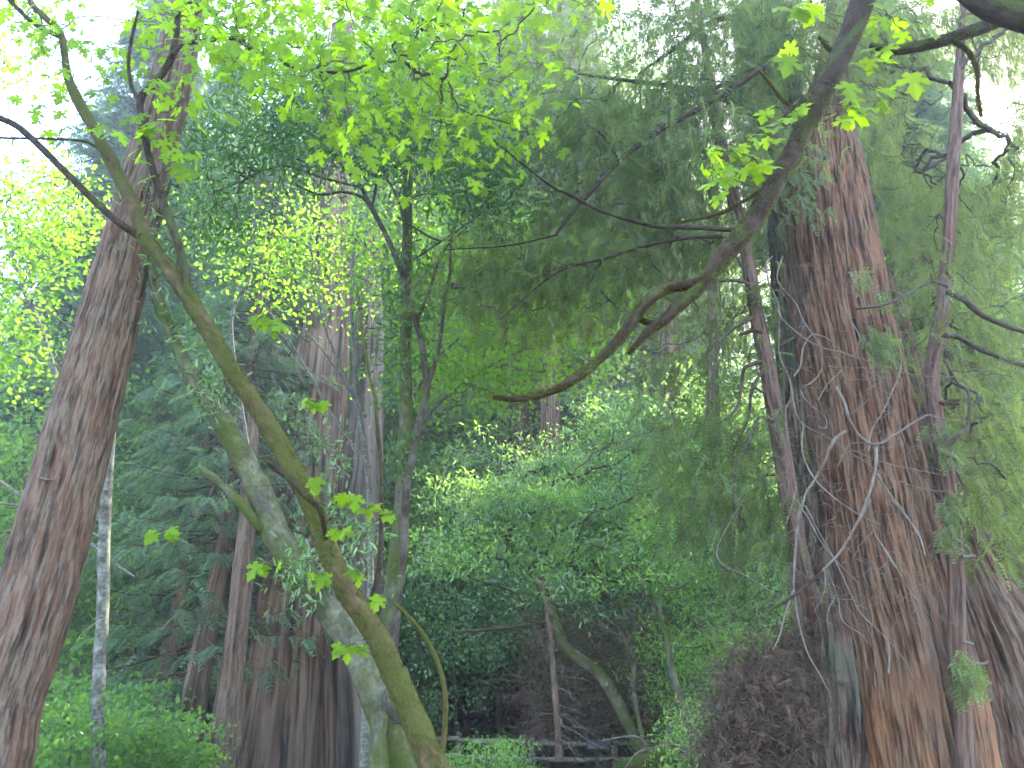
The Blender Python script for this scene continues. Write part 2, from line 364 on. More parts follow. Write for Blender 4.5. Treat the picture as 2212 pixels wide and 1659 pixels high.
def scatter(rng, tmpl, cen, k, spread, size, svar=.3, tipb=(0, 0, 0), tipn=1., upb=(0, 0, 1), upn=.5, outward=0.):
    """k leaves around each centre; returns a leaf set"""
    n = len(cen)*k; off = rng.normal(0, 1, (n, 3))*np.asarray(spread); pos = np.repeat(cen, k, 0)+off
    tip = rng.normal(0, tipn, (n, 3)) + np.asarray(tipb) + outward*nrm(off)
    up = rng.normal(0, upn, (n, 3)) + np.asarray(upb)
    sc = size*(1+rng.uniform(-svar, svar, n))
    keep = ~sungap(pos); pos, tip, up, sc = pos[keep], tip[keep], up[keep], sc[keep]
    V, F = place(tmpl, pos, tip, up, sc)
    val = np.clip(np.repeat(rng.uniform(0, 1, len(cen)), k)[keep]*.45 + rng.uniform(0, .6, len(pos)), 0, 1)
    return V, F, len(tmpl[0]), val
def sungap(pos):
    """the hole in the canopy through which the low sun shines on the clearing: a shaft along the sun's direction"""
    q = pos - EYE; t = q@SUNV; d = np.linalg.norm(q - t[:, None]*SUNV, axis=1)
    w = .05*t + .10
    return (t > 0) & (d < w) 

def traced(pts, Y, w=None):
    """picture polyline -> world points and radii. pts (x, y[, width[, Y]])"""
    C, R = [], []
    for p in pts:
        yy = p[3] if len(p) > 3 else Y; q = P(p[0], p[1], yy); C.append(q)
        R.append((p[2] if len(p) > 2 else w)*.5*pxsize(q))
    return np.array(C), np.array(R)
def to_ground(C, R, flare=1.15, sink=.3, straight=.6):
    """continue a trunk (listed from the bottom up) down to the ground"""
    d = nrm(C[0]-C[1]); d = nrm(d*np.array([straight, straight, 1])); d[2] = min(d[2], -.3)
    for _ in range(40):
        if C[0][2] < H(C[0][0], C[0][1]) - sink: break
        C = np.vstack([C[0]+d*.35, C]); R = np.concatenate([[R[0]*(1+(flare-1)*.4)], R])
    return C, R
def tufts(C, R, T, U, B, n, rng, size, bias=None):
    """short moss tufts standing off a limb"""
    i = rng.integers(0, len(C)-1, n); th = rng.uniform(0, 2*math.pi, n); t = rng.uniform(0, 1, (n, 1))
    c = C[i]*(1-t)+C[i+1]*t; o = U[i]*np.cos(th)[:, None]+B[i]*np.sin(th)[:, None]
    g = vn(c*7+o*1.5, 31); keep = g > .42
    c, o, i = c[keep], o[keep], i[keep]; n = len(c)
    pos = c+o*R[i][:, None]*.98
    return place(TR, pos, o+rng.normal(0, .5, (n, 3)), rng.normal(0, 1, (n, 3)), size*rng.uniform(.5, 1.3, n)) + (4, rng.uniform(0, 1, n))

# ------------------------------------------------------------------ ground
gx = np.unique(np.concatenate([np.linspace(-115, 115, 90), np.linspace(-30, 30, 140)])); gy = np.unique(np.concatenate([np.linspace(-25, 120, 80), np.linspace(5, 45, 120)]))
X, Yg = np.meshgrid(gx, gy); Z = H(X, Yg) + (vn(np.stack([X*.8, Yg*.8, X*0], -1), 3)-.5)*.16*np.clip((Yg-4)/6, 0, 1)
i = np.arange(len(gy)-1)[:, None]*len(gx); j = np.arange(len(gx)-1)[None, :]
F = np.stack([i+j, i+j+1, i+j+1+len(gx), i+j+len(gx)], -1).reshape(-1, 4)
tag(mesh('ground', [(np.stack([X, Yg, Z], -1).reshape(-1, 3), F)], M['ground'], None, True), 'brown forest floor of needle litter rising to a wooded slope', kind='structure')

# ------------------------------------------------------------------ left redwood
rng = np.random.default_rng(5)
def hero(name, label, cat, pts, Y, mat, seg, step, kw, flare=1.15, group=None, ext=0, straight=.6):
    C, R = traced(pts, Y)
    if ext: d = nrm(C[-1]-C[-2]); C = np.vstack([C, C[-1]+d*ext]); R = np.append(R, R[-1]*.6)
    C, R = to_ground(C, R, flare, straight=straight)
    e = empty(name, (C[0][0], C[0][1], float(H(C[0][0], C[0][1]))), label, cat, group)
    t = tube(C, R, seg, step, **kw); tubemesh('trunk', [t], mat, e)
    return e, t[5]
redL, _ = hero('redwood_tree', 'straight reddish redwood trunk leaning right at the left edge of the picture', 'tree',
    [(-33, 1659, 172), (-8, 1540, 166), (30, 1428, 160), (66, 1323, 152), (118, 1133, 144), (158, 980, 135), (198, 833, 126), (236, 680, 116), (270, 553, 103), (299, 450, 96), (325, 350, 92), (361, 210, 82), (389, 95, 72), (415, 0, 64)],
    6.6, M['redwood'], 320, .03, dict(redwood=.012, rw_f=26, seed=3, flute=.02, nfl=3, lump=.03), ext=9, straight=1.)
C, R = traced([(x*.35, 553+y*.35, w) for x, y, w in [(235, 1365, 5), (260, 1372, 5), (310, 1382, 4), (350, 1372, 3), (372, 1362, 2)]], 6.25)
tubemesh('dead_twig', [tube(C, R, 6, .02)], M['dead'], redL)
for a in ([(475, 545, 10), (450, 520, 8), (445, 505, 3)], [(500, 665, 16), (470, 690, 12), (455, 680, 6)], [(330, 1135, 20), (290, 1100, 14), (300, 1080, 8)], [(280, 1180, 14), (250, 1230, 6), (262, 1255, 3)]):
    C, R = traced([(x*.35, 553+y*.35, w*.5) for x, y, w in a], 6.45)
    tubemesh('stub', [tube(C, R, 7, .02, rough=.006)], M['redwood'], redL)

# ------------------------------------------------------------------ big redwood on the right: fused stems
def stem(pts, Y, seg, step, seed, am, rf, fl, nf, mat, parent, name='trunk', ext=0, flare=1.08, lump=.02, straight=.7):
    C, R = traced(pts, Y)
    if ext: d = nrm(C[-1]-C[-2]); C = np.vstack([C, C[-1]+d*ext]); R = np.append(R, R[-1]*.5)
    C, R = to_ground(C, R, flare, straight=straight)
    t = tube(C, R, seg, step, redwood=am, rw_f=rf, flute=fl, nfl=nf, seed=seed, lump=lump)
    return tubemesh(name, [t], mat, parent), t[5]
b = P(1960, 1659, 8.2)
redR = empty('redwood_tree', (b[0], 8.4, float(H(b[0], 8.4))), 'massive fused redwood with fluted orange-brown bark and bare branches tangled before it', 'tree')
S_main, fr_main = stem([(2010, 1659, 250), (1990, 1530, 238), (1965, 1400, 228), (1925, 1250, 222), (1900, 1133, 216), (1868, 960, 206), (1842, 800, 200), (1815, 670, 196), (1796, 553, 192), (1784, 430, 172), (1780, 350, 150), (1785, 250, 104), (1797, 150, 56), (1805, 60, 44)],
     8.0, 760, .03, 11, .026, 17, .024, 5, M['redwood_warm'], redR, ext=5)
stem([(1858, 1659, 218), (1846, 1530, 212), (1828, 1400, 202), (1802, 1250, 184), (1790, 1133, 160), (1770, 960, 150), (1752, 800, 128), (1735, 670, 118), (1722, 553, 105), (1710, 430, 96), (1695, 300, 92), (1683, 200, 82), (1660, 60, 70), (1650, -60, 60)],
     8.5, 560, .03, 12, .028, 15, .035, 4, M['redwood_grey'], redR, ext=8)
stem([(2200, 1659, 290), (2170, 1530, 265), (2130, 1400, 235), (2075, 1270, 190), (2030, 1133, 160), (1990, 1000, 120), (1950, 860, 105), (1915, 720, 95), (1880, 600, 80)],
     8.9, 620, .03, 13, .028, 14, .05, 4, M['redwood'], redR)
stem([(1800, 1520, 26, 8.6), (1768, 1400, 28, 8.3), (1738, 1250, 34, 7.85), (1715, 1133, 38), (1693, 1000, 38), (1676, 900, 36), (1655, 780, 32), (1635, 680, 29), (1622, 600, 26), (1608, 520, 25), (1585, 430, 26), (1565, 340, 24), (1545, 240, 20), (1530, 150, 16)],
     7.7, 60, .03, 14, .006, 22, .03, 3, M['twig_bark'], redR, 'slender_stem', ext=2)
stem([(2088, 1659, 36), (2078, 1500, 34), (2068, 1400, 33), (2066, 1250, 31), (2058, 1133, 30), (2040, 1000, 32), (2022, 900, 28), (2014, 800, 28), (2030, 700, 29), (2044, 600, 28), (2052, 480, 26), (2060, 340, 24), (2070, 180, 20)],
     7.35, 60, .03, 15, .006, 22, .03, 3, M['twig_bark'], redR, 'slender_stem', ext=2)
for pts in ([(2038, 1158, 6), (2075, 1125, 12), (2085, 1100, 6)], [(1600, 722, 10), (1625, 715, 8), (1645, 718, 6)], [(2045, 872, 5), (2035, 870, 14), (2072, 873, 5)],
            [(2080, 1203, 8), (2105, 1201, 7), (2107, 1201, 5)], [(2082, 1386, 6), (2104, 1392, 5)], [(2090, 1431, 8), (2120, 1434, 7), (2137, 1428, 4)]):
    C, R = traced(pts, 7.25); tubemesh('stub', [tube(C, R, 8, .02, rough=.004)], M['dead' if pts[0][1] > 1180 else 'redwood'], redR)

# the bare grey branches in front of it, traced
def z6(l, w0, w1): return [(1438+.35*x, 553+.35*y, w0+(w1-w0)*k/(len(l)-1)) for k, (x, y) in enumerate(l)]
def z9(l, w0, w1): return [(1438+.35*x, 1078+.35*y, w0+(w1-w0)*k/(len(l)-1)) for k, (x, y) in enumerate(l)]
br = [
 (z6([(690,320),(720,390),(830,490),(950,560),(1100,600),(1250,650),(1400,705),(1590,740),(1820,740),(2212,640)], 5, 3), 6.5),
 (z6([(1050,810),(1100,900),(1130,1000),(1180,1090),(1250,1155)], 9.5, 8), 6.3),
 (z6([(1250,1155),(1320,1160),(1450,1080),(1610,980)], 8, 5.5), 6.3),
 (z6([(1610,980),(1700,1000),(1850,1020),(2100,1030)], 4, 2.5), 6.3),
 (z6([(1110,1080),(1030,1150),(980,1270),(920,1380),(860,1480),(820,1659)], 11, 7), 6.6),
 (z6([(1295,1165),(1295,1300),(1250,1480),(1180,1659)], 10, 8), 6.25),
 (z9([(1260,0),(1180,150),(1080,320),(960,450)], 9, 7), 6.2),
 (z6([(1300,1340),(1380,1470),(1470,1580)], 8, 8), 6.25),
 (z9([(1390,0),(1480,100),(1560,220),(1590,300),(1600,350)], 8, 4), 6.25),
 (z6([(640,180),(700,330),(700,600),(760,750),(800,950),(850,1040),(1000,1120),(1150,1220),(1300,1320),(1420,1380),(1600,1440),(1770,1455)], 5, 2.5), 6.7),
 (z6([(960,500),(900,490),(850,560),(830,680),(790,745)], 6, 4), 6.8),
 (z6([(910,480),(1000,510),(1100,600),(1200,640)], 4, 2), 6.8),
 (z6([(1155,420),(1200,510),(1180,590),(1230,700),(1330,750)], 5, 2), 6.9),
 (z6([(1250,1210),(1270,1080),(1340,960),(1400,830),(1450,700),(1440,560),(1400,400)], 5.5, 3), 6.4),
 (z6([(960,560),(960,700),(900,780),(840,810)], 4, 3), 6.7),
 (z6([(830,830),(870,900),(980,990),(990,1060),(940,1055)], 4, 3), 6.6),
 (z6([(850,1040),(840,1180),(870,1290),(930,1390),(1050,1500),(1200,1600),(1330,1659)], 5.5, 4), 6.5),
 (z6([(1090,700),(1000,790),(940,890)], 4, 3), 6.6), (z6([(1000,680),(1100,690),(1280,690)], 4, 2), 6.7),
 (z6([(1020,1020),(1060,1200),(1100,1290)], 2, 2), 6.6), (z6([(760,750),(780,860),(740,960),(760,1180),(800,1400),(790,1500),(740,1659)], 6, 4), 6.9),
 (z6([(640,180),(620,60),(660,0)], 5, 4), 6.8), (z6([(720,0),(690,150),(800,290),(850,400),(960,560)], 4, 3), 6.8),
 (z6([(1060,1300),(1140,1160),(1270,1160)], 2.5, 2), 6.5), (z6([(1500,1310),(1700,1350),(1400,1290),(1150,1200)], 2, 3), 6.5),
 (z9([(800,0),(880,120),(950,250),(1050,380),(1190,520)], 5, 3), 6.5), 
 (z9([(1250,0),(1280,190),(1350,310)], 5, 6), 6.3), (z9([(1350,310),(1420,420),(1500,560),(1560,630)], 7, 3), 6.3),
 (z9([(850,0),(820,100),(800,300),(790,500),(800,640)], 10, 7), 6.9),
 (z9([(800,640),(830,800),(880,960),(960,1100),(1020,1230)], 6, 3), 6.6), (z9([(790,560),(740,700),(700,850),(660,930)], 7, 3), 6.7),
 (z9([(1000,440),(1060,600),(1090,750),(1200,830),(1255,890)], 4, 3), 6.4), (z9([(860,40),(960,230),(1050,390),(1130,560),(1200,700),(1330,830),(1450,960),(1530,1110)], 5, 2.5), 6.4),
 (z9([(980,430),(980,560),(915,700)], 3, 2), 6.4), (z9([(1370,850),(1380,940),(1375,1080)], 3, 6), 6.8), (z9([(1280,200),(1180,300)], 3, 1.5), 6.3),
 (z9([(1050,590),(1000,700),(1000,800)], 2.5, 2), 6.5), (z9([(730,620),(500,480),(330,380),(340,250),(480,0)], 3, 4), 6.9),
]
gb = [(z6([(1175,325),(1350,300),(1500,230),(1640,160),(1740,190)], 7, 5), 6.6),
 (z6([(1740,220),(1850,280),(1950,360),(2100,430),(2250,480)], 13, 11), 7.0), (z6([(1725,490),(1800,500),(1950,580),(2100,640),(2260,690)], 12, 10), 7.0),
 (z6([(1740,1170),(1800,1110),(1860,1050),(1870,850),(1800,780),(1720,640)], 9, 5), 7.0), (z6([(1700,720),(1800,800),(1920,850),(1900,930)], 6, 4), 7.0),
 (z6([(590,650),(490,690),(470,780),(440,930),(350,1020),(240,1055)], 9, 4), 7.0), (z6([(540,380),(450,430),(380,480),(330,570),(290,800),(280,900)], 8, 3), 7.0),
 (z6([(660,1015),(580,1000),(520,1130),(430,1350),(440,1659)], 10, 7), 7.1), (z6([(600,700),(530,830),(510,1000),(420,1200),(410,1300)], 8, 4), 7.1),
 (z9([(480,0),(420,250),(400,480),(400,700)], 7, 3), 7.1), (z9([(250,0),(300,200),(330,400),(500,480)], 6, 3), 7.1),
 (z6([(530,210),(490,160),(330,150)], 10, 6), 7.2), (z6([(330,150),(340,400),(300,650),(240,980)], 4, 2), 7.2), (z6([(620,850),(540,810),(535,810)], 6, 3), 7.2),
 ([(1640, 250, 16), (1530, 200, 13), (1480, 190, 11), (1340, 172, 8), (1250, 160, 5)], 8.0), ([(1690, 90, 18), (1600, 170, 12), (1480, 250, 9), (1400, 290, 8), (1330, 310, 6)], 8.0),
 ([(1660, 140, 14), (1500, 210, 10), (1440, 240, 9), (1360, 260, 5)], 8.1), ([(1690, 70, 16), (1560, 40, 12), (1450, 110, 8), (1380, 160, 5)], 7.8)]
MB = [([(1650, 145, 12), (1590, 185, 13), (1500, 240, 13), (1420, 285, 12), (1340, 345, 11), (1290, 400, 10), (1240, 455, 9), (1200, 507, 7)], 6.6),
 ([(1605, 498, 10), (1500, 492, 9), (1430, 490, 9), (1380, 480, 9), (1330, 466, 8), (1290, 452, 8), (1230, 420, 7), (1180, 395, 5), (1050, 290, 3)], 6.8),
 ([(1560, 510, 8), (1480, 515, 7), (1400, 530, 7), (1300, 560, 6), (1200, 590, 5), (1080, 690, 3)], 7.0), ([(1340, 345, 7), (1300, 290, 6), (1270, 270, 4)], 6.6),
 ([(1205, 507, 5), (1100, 530, 4), (960, 540, 3)], 6.6),
 (z9([(960,450),(850,550),(720,640),(600,700)], 9, 4), 6.2)]
def curve(lst, mat, parent, name, seg=7, seed=0, **kw):
    for k, (l, Y) in enumerate(lst):
        C, R = traced(l, Y); dz = np.cumsum(np.random.default_rng(seed+k).normal(0, .06, len(C))); C2 = C.copy()
        C2 = EYE + (C-EYE)*(1+dz[:, None]/Y); R = R*(1+dz/Y)
        tubemesh(name, [tube(C2, R, seg, .03, lump=.25, lf=9, seed=seed+k, **kw)], mat, parent)
curve([([(q[0], q[1], q[2]*.72) for q in l], Y) for l, Y in br], M['dead'], redR, 'dead_branch', seed=50)
curve(gb, M['thin'], redR, 'branch', seed=100)
curve(MB, M['limb'], redR, 'mossy_branch', seed=150, rough=.004)
# finer dead twigs across the trunk
rng = np.random.default_rng(8); n = 240
cx = rng.uniform(1650, 2050, n); cy = rng.uniform(560, 1350, n); A = PV(cx, cy, rng.uniform(6.5, 7, n))
ang = rng.uniform(0, 2*math.pi, n); L = rng.uniform(.12, .55, n)
Bp = A + np.stack([np.cos(ang)*L, rng.normal(0, .08, n), np.sin(ang)*L*.8-.12], 1)
tubemesh('fine_twigs', [edge_tubes(A, Bp, np.full(n, .0035), np.full(n, .0016), rng, 4, 5, .06)], M['dead'], redR)

# ------------------------------------------------------------------ mossy maple
MY = 5.0
maple = empty('maple_tree', (*P(960, 1700, MY)[:2], 0), 'maple with moss-covered trunk leaning left and lime hand-shaped leaves', 'tree')
mt = [(960, 1700, 74), (930, 1640, 70), (898, 1560, 68), (862, 1480, 64), (825, 1395, 62), (785, 1325, 60), (742, 1265, 56), (700, 1165, 52), (672, 1090, 52), (632, 1010, 50), (590, 935, 50), (545, 865, 46), (500, 800, 42), (460, 730, 42), (425, 672, 42), (398, 630, 40), (360, 575, 36), (325, 530, 36), (302, 500, 38)]
C, R = traced([(p[0], p[1], p[2]*.82) for p in mt], MY); C, R = to_ground(C, R, 1.1, straight=.9); maple.location = (C[0][0], C[0][1], 0)
mr = dict(rough=.010, rfreq=16, lump=.07, lf=3)
tt = tube(C, R, 40, .02, seed=1, **mr); trM = tubemesh('trunk', [tt], M['moss'], maple)
limbsM = [([(312, 515, 32), (300, 480, 30), (288, 440, 28), (266, 400, 29), (240, 350, 28), (215, 300, 25), (190, 255, 24), (165, 210, 22), (148, 170, 18), (140, 120, 14), (130, 70, 14), (100, 40, 13), (70, 10, 12), (50, -30, 10)], 5.0, 'moss'),
 ([(322, 532, 12, 5.03), (300, 510, 16, 4.98), (280, 497, 15, 4.95), (255, 480, 14), (215, 445, 15), (170, 400, 14), (120, 350, 14), (80, 310, 13), (40, 275, 14), (0, 255, 13), (-60, 235, 12)], 4.9, 'limb'),
 ([(420, 668, 14, 5.02), (408, 635, 20, 4.97), (399, 590, 19, 4.92), (385, 530, 18), (365, 470, 17), (345, 415, 16), (325, 350, 15), (313, 290, 15), (303, 215, 15), (335, 180, 14), (368, 130, 14), (378, 90, 14), (385, 30, 12), (392, -30, 11)], 4.85, 'limb'),
 ([(372, 118, 10), (395, 98, 9), (440, 88, 8), (505, 85, 7), (545, 108, 7), (590, 127, 6), (650, 150, 6), (740, 156, 5), (800, 140, 4), (870, 130, 3)], 4.8, 'limb'),
 ([(303, 215, 9), (285, 190, 7), (278, 140, 6), (285, 80, 6), (300, 20, 5)], 4.9, 'limb'), ([(130, 80, 10), (95, 62, 9), (60, 40, 8), (0, -20, 8)], 5.0, 'limb'),
 ([(235, 345, 5), (190, 308, 5), (100, 300, 4), (0, 298, 4)], 4.9, 'limb'), ([(705, 1172, 8, 4.98), (700, 1140, 11, 4.86), (690, 1100, 12), (655, 1065, 14), (620, 1030, 12), (585, 1005, 10), (573, 992, 5)], 4.75, 'limb'),
 ([(800, 1300, 10), (818, 1230, 10), (824, 1133, 9), (822, 1000, 9), (815, 920, 8), (812, 868, 7)], 5.2, 'limb'), ([(812, 868, 5), (795, 795, 4), (780, 700, 3.5), (772, 620, 3)], 5.3, 'laurel'),
 ([(850, 1300, 6), (880, 1330, 8), (915, 1370, 9), (945, 1430, 9), (962, 1500, 11), (960, 1580, 12), (952, 1659, 14)], 5.6, 'moss')]
tf = [tufts(*tt[5], 26000, rng, .011)]; endsM = []; endr = []
for k, (l, Y, m_) in enumerate(limbsM):
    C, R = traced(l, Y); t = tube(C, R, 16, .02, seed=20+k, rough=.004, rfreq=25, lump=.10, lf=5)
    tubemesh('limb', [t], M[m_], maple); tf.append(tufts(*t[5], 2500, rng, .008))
    if k in (0, 1, 2, 3, 4, 5): endsM.append(t[5][0][::12]); endr.append(t[5][1][::12])
leafmesh('moss', tf, M['mossf'], maple, rng).parent = trM
# maple leaf masses: (cx, cy, rx, ry, Y near, Y far, clusters)
def regions(rng, regs):
    out = []
    for cx, cy, rx, ry, y0, y1, n in regs:
        r = np.sqrt(rng.uniform(0, 1, n)); a = rng.uniform(0, 2*math.pi, n)
        out.append(PV(cx+rx*r*np.cos(a), cy+ry*r*np.sin(a), rng.uniform(y0, y1, n)))
    return np.vstack(out)
cen = regions(rng, [(760, 60, 330, 110, 4.2, 6.5, 135), (1010, 150, 170, 150, 4.2, 6.5, 85), (1130, 190, 90, 150, 5, 7, 22), (620, 140, 190, 60, 4.3, 6, 30), (840, 240, 170, 100, 4.2, 6, 40), (780, 300, 90, 70, 4.2, 5.5, 9), (480, 60, 80, 80, 4.5, 6, 14), (1000, 330, 90, 90, 4.5, 6, 10),
    (520, 20, 200, 40, 4.2, 6, 25), (250, 90, 230, 90, 4.6, 7, 40), (60, 60, 70, 60, 4, 6, 12), (130, 240, 60, 50, 5, 6, 4), (180, 190, 40, 30, 5, 6, 3), (290, 290, 40, 15, 4.6, 4.8, 4), (365, 320, 40, 25, 4.6, 4.8, 5), (385, 190, 25, 40, 4.5, 4.7, 5), (900, -10, 400, 40, 4, 6, 40), (520, 150, 40, 50, 4.5, 5, 5),
    (1210, 0, 80, 28, 3.6, 4, 10)])
def boughs(rng, regs, per=11, sig=(.5, .5, .16)):
    c = regions(rng, [(a, b, c_, d, e_, f, max(2, int(n/per))) for a, b, c_, d, e_, f, n in regs])
    return np.repeat(c, per, 0) + rng.normal(0, 1, (len(c)*per, 3))*np.asarray(sig)*np.repeat(rng.uniform(.6, 1.3, (len(c), 1)), per, 0)
A, B_, ra, rb, cen = grow(np.vstack(endsM), np.concatenate(endr), cen, .0022, .45)
tubemesh('twigs', [edge_tubes(A, B_, ra, rb, rng, 5, 4, .05, -.03)], M['thin'], maple)
sets = [scatter(rng, TM, cen, 5, (.18, .13, .11), .092, .35, tipb=(0, -.3, -1.1), tipn=.55, upb=(0, -.7, .6), upn=.45)]
# single sprigs low on the trunk
sprigs = [(560, 690, 35, 4.6, 9), (600, 712, 14, 4.6, 3), (680, 872, 30, 4.6, 8), (356, 1150, 30, 4.6, 7), (745, 1075, 28, 4.6, 5), (800, 1098, 26, 4.6, 4), (852, 1112, 14, 4.6, 2), (580, 1222, 28, 4.6, 4), (688, 1245, 26, 4.6, 5), (735, 1145, 20, 4.5, 4), (770, 1240, 12, 4.5, 2), (758, 1400, 28, 4.5, 6), (836, 1292, 22, 4.6, 3), (680, 1040, 12, 4.6, 2)]
# each sprig carries its own shoot back to the trunk
TC = tt[5][0]; sa, sb = [], []
for x, y, r, Y, k in sprigs:
    c = P(x, y, Y); n = k
    pos = PV(rng.uniform(x-r, x+r, n), rng.uniform(y-8, y+4, n), rng.uniform(Y-.05, Y+.1, n))
    sets.append(scatter(rng, TM, pos, 1, .005, .082, .25, tipb=(0, -.3, -.9), tipn=.5, upb=(0, -.8, .7), upn=.3))
    j = int(np.argmin(np.linalg.norm(TC-c, axis=1)))
    sa.append(TC[j]); sb.append(c+np.array([0, 0, .02])); sa += [c+np.array([0, 0, .02])]*n; sb += list(pos)
sa, sb = np.array(sa), np.array(sb)
shM = tubemesh('shoots', [edge_tubes(sa, sb, np.full(len(sa), .0035), np.full(len(sa), .0018), rng, 4, 3, .05, -.06)], M['thin'], maple)
leafmesh('leaves', sets, M['maple_leaf'], maple, rng).parent = shM

# ------------------------------------------------------------------ second maple: dark limb hanging in from upper right
m2b = np.array([4.6, 3.2, 0.])
map2 = empty('maple_tree', m2b, 'maple reaching in from the upper right with a dark mossy limb forking downwards', 'tree')
J = P(2330, -60, 4.0)
big = [(1065, 858, 8, 3.6), (1090, 860, 12, 3.6), (1125, 860, 14, 3.6), (1190, 846, 18, 3.65), (1235, 822, 21, 3.65), (1285, 785, 24, 3.7), (1335, 735, 26, 3.7), (1375, 680, 26, 3.75), (1405, 645, 25, 3.75), (1445, 622, 24, 3.8), (1490, 614, 26, 3.8), (1525, 600, 34, 3.8),
       (1560, 555, 46, 3.8), (1600, 510, 46, 3.8), (1640, 455, 48, 3.8), (1680, 385, 48, 3.8), (1712, 330, 46, 3.8), (1745, 260, 46, 3.8), (1780, 195, 48, 3.8), (1812, 130, 52, 3.8), (1838, 70, 54, 3.8), (1865, 0, 58, 3.8), (1890, -70, 60, 3.8), (1960, -200, 60, 3.8)]
C, R = traced(big, 3.8); C = np.vstack([C, [3.2, 3.5, 6.2], [4.0, 3.3, 5.4], [4.5, 3.2, 3.6], [4.6, 3.2, 1.5], m2b-[0, 0, .2]]); R = np.append(R, [.09, .12, .15, .18, .24])
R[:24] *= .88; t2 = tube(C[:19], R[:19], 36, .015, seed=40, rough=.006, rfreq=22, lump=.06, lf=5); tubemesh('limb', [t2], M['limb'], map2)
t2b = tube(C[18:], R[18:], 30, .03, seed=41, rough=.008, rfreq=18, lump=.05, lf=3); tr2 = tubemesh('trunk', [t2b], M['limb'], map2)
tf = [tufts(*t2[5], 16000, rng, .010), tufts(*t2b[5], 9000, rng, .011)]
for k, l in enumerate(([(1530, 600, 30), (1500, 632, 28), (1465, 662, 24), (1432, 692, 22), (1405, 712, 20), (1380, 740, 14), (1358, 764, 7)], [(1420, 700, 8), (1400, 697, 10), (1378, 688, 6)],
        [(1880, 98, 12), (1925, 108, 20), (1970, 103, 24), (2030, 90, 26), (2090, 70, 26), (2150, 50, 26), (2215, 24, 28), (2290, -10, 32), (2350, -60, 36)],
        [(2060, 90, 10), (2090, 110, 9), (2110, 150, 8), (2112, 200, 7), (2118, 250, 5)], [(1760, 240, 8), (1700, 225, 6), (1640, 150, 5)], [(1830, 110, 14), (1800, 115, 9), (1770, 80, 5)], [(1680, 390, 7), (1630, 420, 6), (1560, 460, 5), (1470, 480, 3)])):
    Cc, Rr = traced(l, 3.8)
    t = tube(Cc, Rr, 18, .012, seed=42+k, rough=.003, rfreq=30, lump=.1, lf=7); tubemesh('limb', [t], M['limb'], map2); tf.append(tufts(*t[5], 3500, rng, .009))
Cc = np.array([P(2350, -60, 3.8), [3.6, 3.5, 5.6], [4.3, 3.25, 4.6]]); tubemesh('limb', [tube(Cc, [.045, .07, .10], 16, .05, seed=60, rough=.006)], M['limb'], map2)
leafmesh('moss', tf, M['mossf'], map2, rng).parent = tr2
lc = [(1740, 105, 60, 3.6, 1, .15), (1690, 130, 20, 3.6, 1, .15), (1700, 10, 40, 3.7, 5, .12), (1760, 10, 40, 3.7, 4, .12), (1930, 40, 90, 3.8, 12, .12), (1980, 150, 22, 3.5, 1, .17), (1870, 190, 40, 3.7, 5, .12), (1850, 240, 45, 3.7, 6, .13), (1900, 230, 25, 3.7, 3, .08),
      (1690, 240, 40, 3.65, 6, .09), (1640, 290, 45, 3.65, 8, .09), (1580, 345, 50, 3.7, 9, .10), (1545, 380, 35, 3.7, 6, .10), (1620, 360, 40, 3.7, 7, .10), (1560, 310, 40, 3.7, 4, .08), (1890, 120, 50, 3.8, 5, .12), (1560, 420, 15, 3.7, 2, .1)]
sets, sa, sb = [], [], []
TC = np.vstack([t2[5][0], t2b[5][0][:60]])
for x, y, r, Y, k, s in lc:
    pos = PV(rng.uniform(x-r, x+r, k), rng.uniform(y-r*.5, y+r*.5, k), rng.uniform(Y-.1, Y+.15, k)); c = pos.mean(0)+[0, 0, .04]
    sets.append(scatter(rng, TM, pos, 1, .005, s, .2, tipb=(0, -.3, -1.1), tipn=.45, upb=(0, -.9, .5), upn=.35))
    j = int(np.argmin(np.linalg.norm(TC-c, axis=1))); sa.append(TC[j]); sb.append(c); sa += [c]*k; sb += list(pos)
sa, sb = np.array(sa), np.array(sb)
tubemesh('shoots', [edge_tubes(sa, sb, np.full(len(sa), .004), np.full(len(sa), .002), rng, 4, 3, .05, -.04)], M['thin'], map2)
leafmesh('leaves', sets, M['maple_leaf'], map2, rng)

# ------------------------------------------------------------------ leaning grey-green laurel behind the maple
LY = 6.6
lau, lf = hero('laurel_tree', 'leaning grey-green laurel trunk with a snapped stub, behind the mossy maple trunk', 'tree',
   [(868, 1659, 66), (850, 1600, 67), (822, 1530, 69), (792, 1450, 67), (765, 1385, 69), (728, 1335, 67), (690, 1285, 66), (648, 1235, 64), (612, 1180, 60), (585, 1120, 56), (555, 1050, 52), (520, 980, 48), (482, 915, 46), (448, 860, 38), (415, 815, 30), (385, 755, 25), (362, 700, 22), (342, 650, 22), (332, 600, 20), (330, 550, 18), (322, 480, 15), (300, 400, 12)],
   LY, M['laurel'], 40, .025, dict(rough=.010, rfreq=12, lump=.07, lf=2.5, seed=70), flare=1.05, straight=.95)
for l, m_ in (([(580, 1160, 14, 6.62), (560, 1136, 20, 6.55), (530, 1100, 20), (495, 1062, 20), (465, 1035, 20), (440, 1018, 16), (430, 1010, 9)], 'laurel'), ([(470, 1040, 12), (458, 1065, 9), (455, 1072, 5)], 'thin')):
    C, R = traced(l, LY-.1); tubemesh('broken_branch', [tube(C, R, 14, .02, rough=.006, lump=.1, seed=72)], M[m_], lau)
C, R = traced([(820, 1700, 40), (822, 1640, 36), (815, 1590, 34), (825, 1540, 30)], LY-.3); C, R = to_ground(C, R)
tubemesh('second_stem', [tube(C, R, 24, .03, rough=.008, lump=.1, seed=73)], M['laurel'], lau)
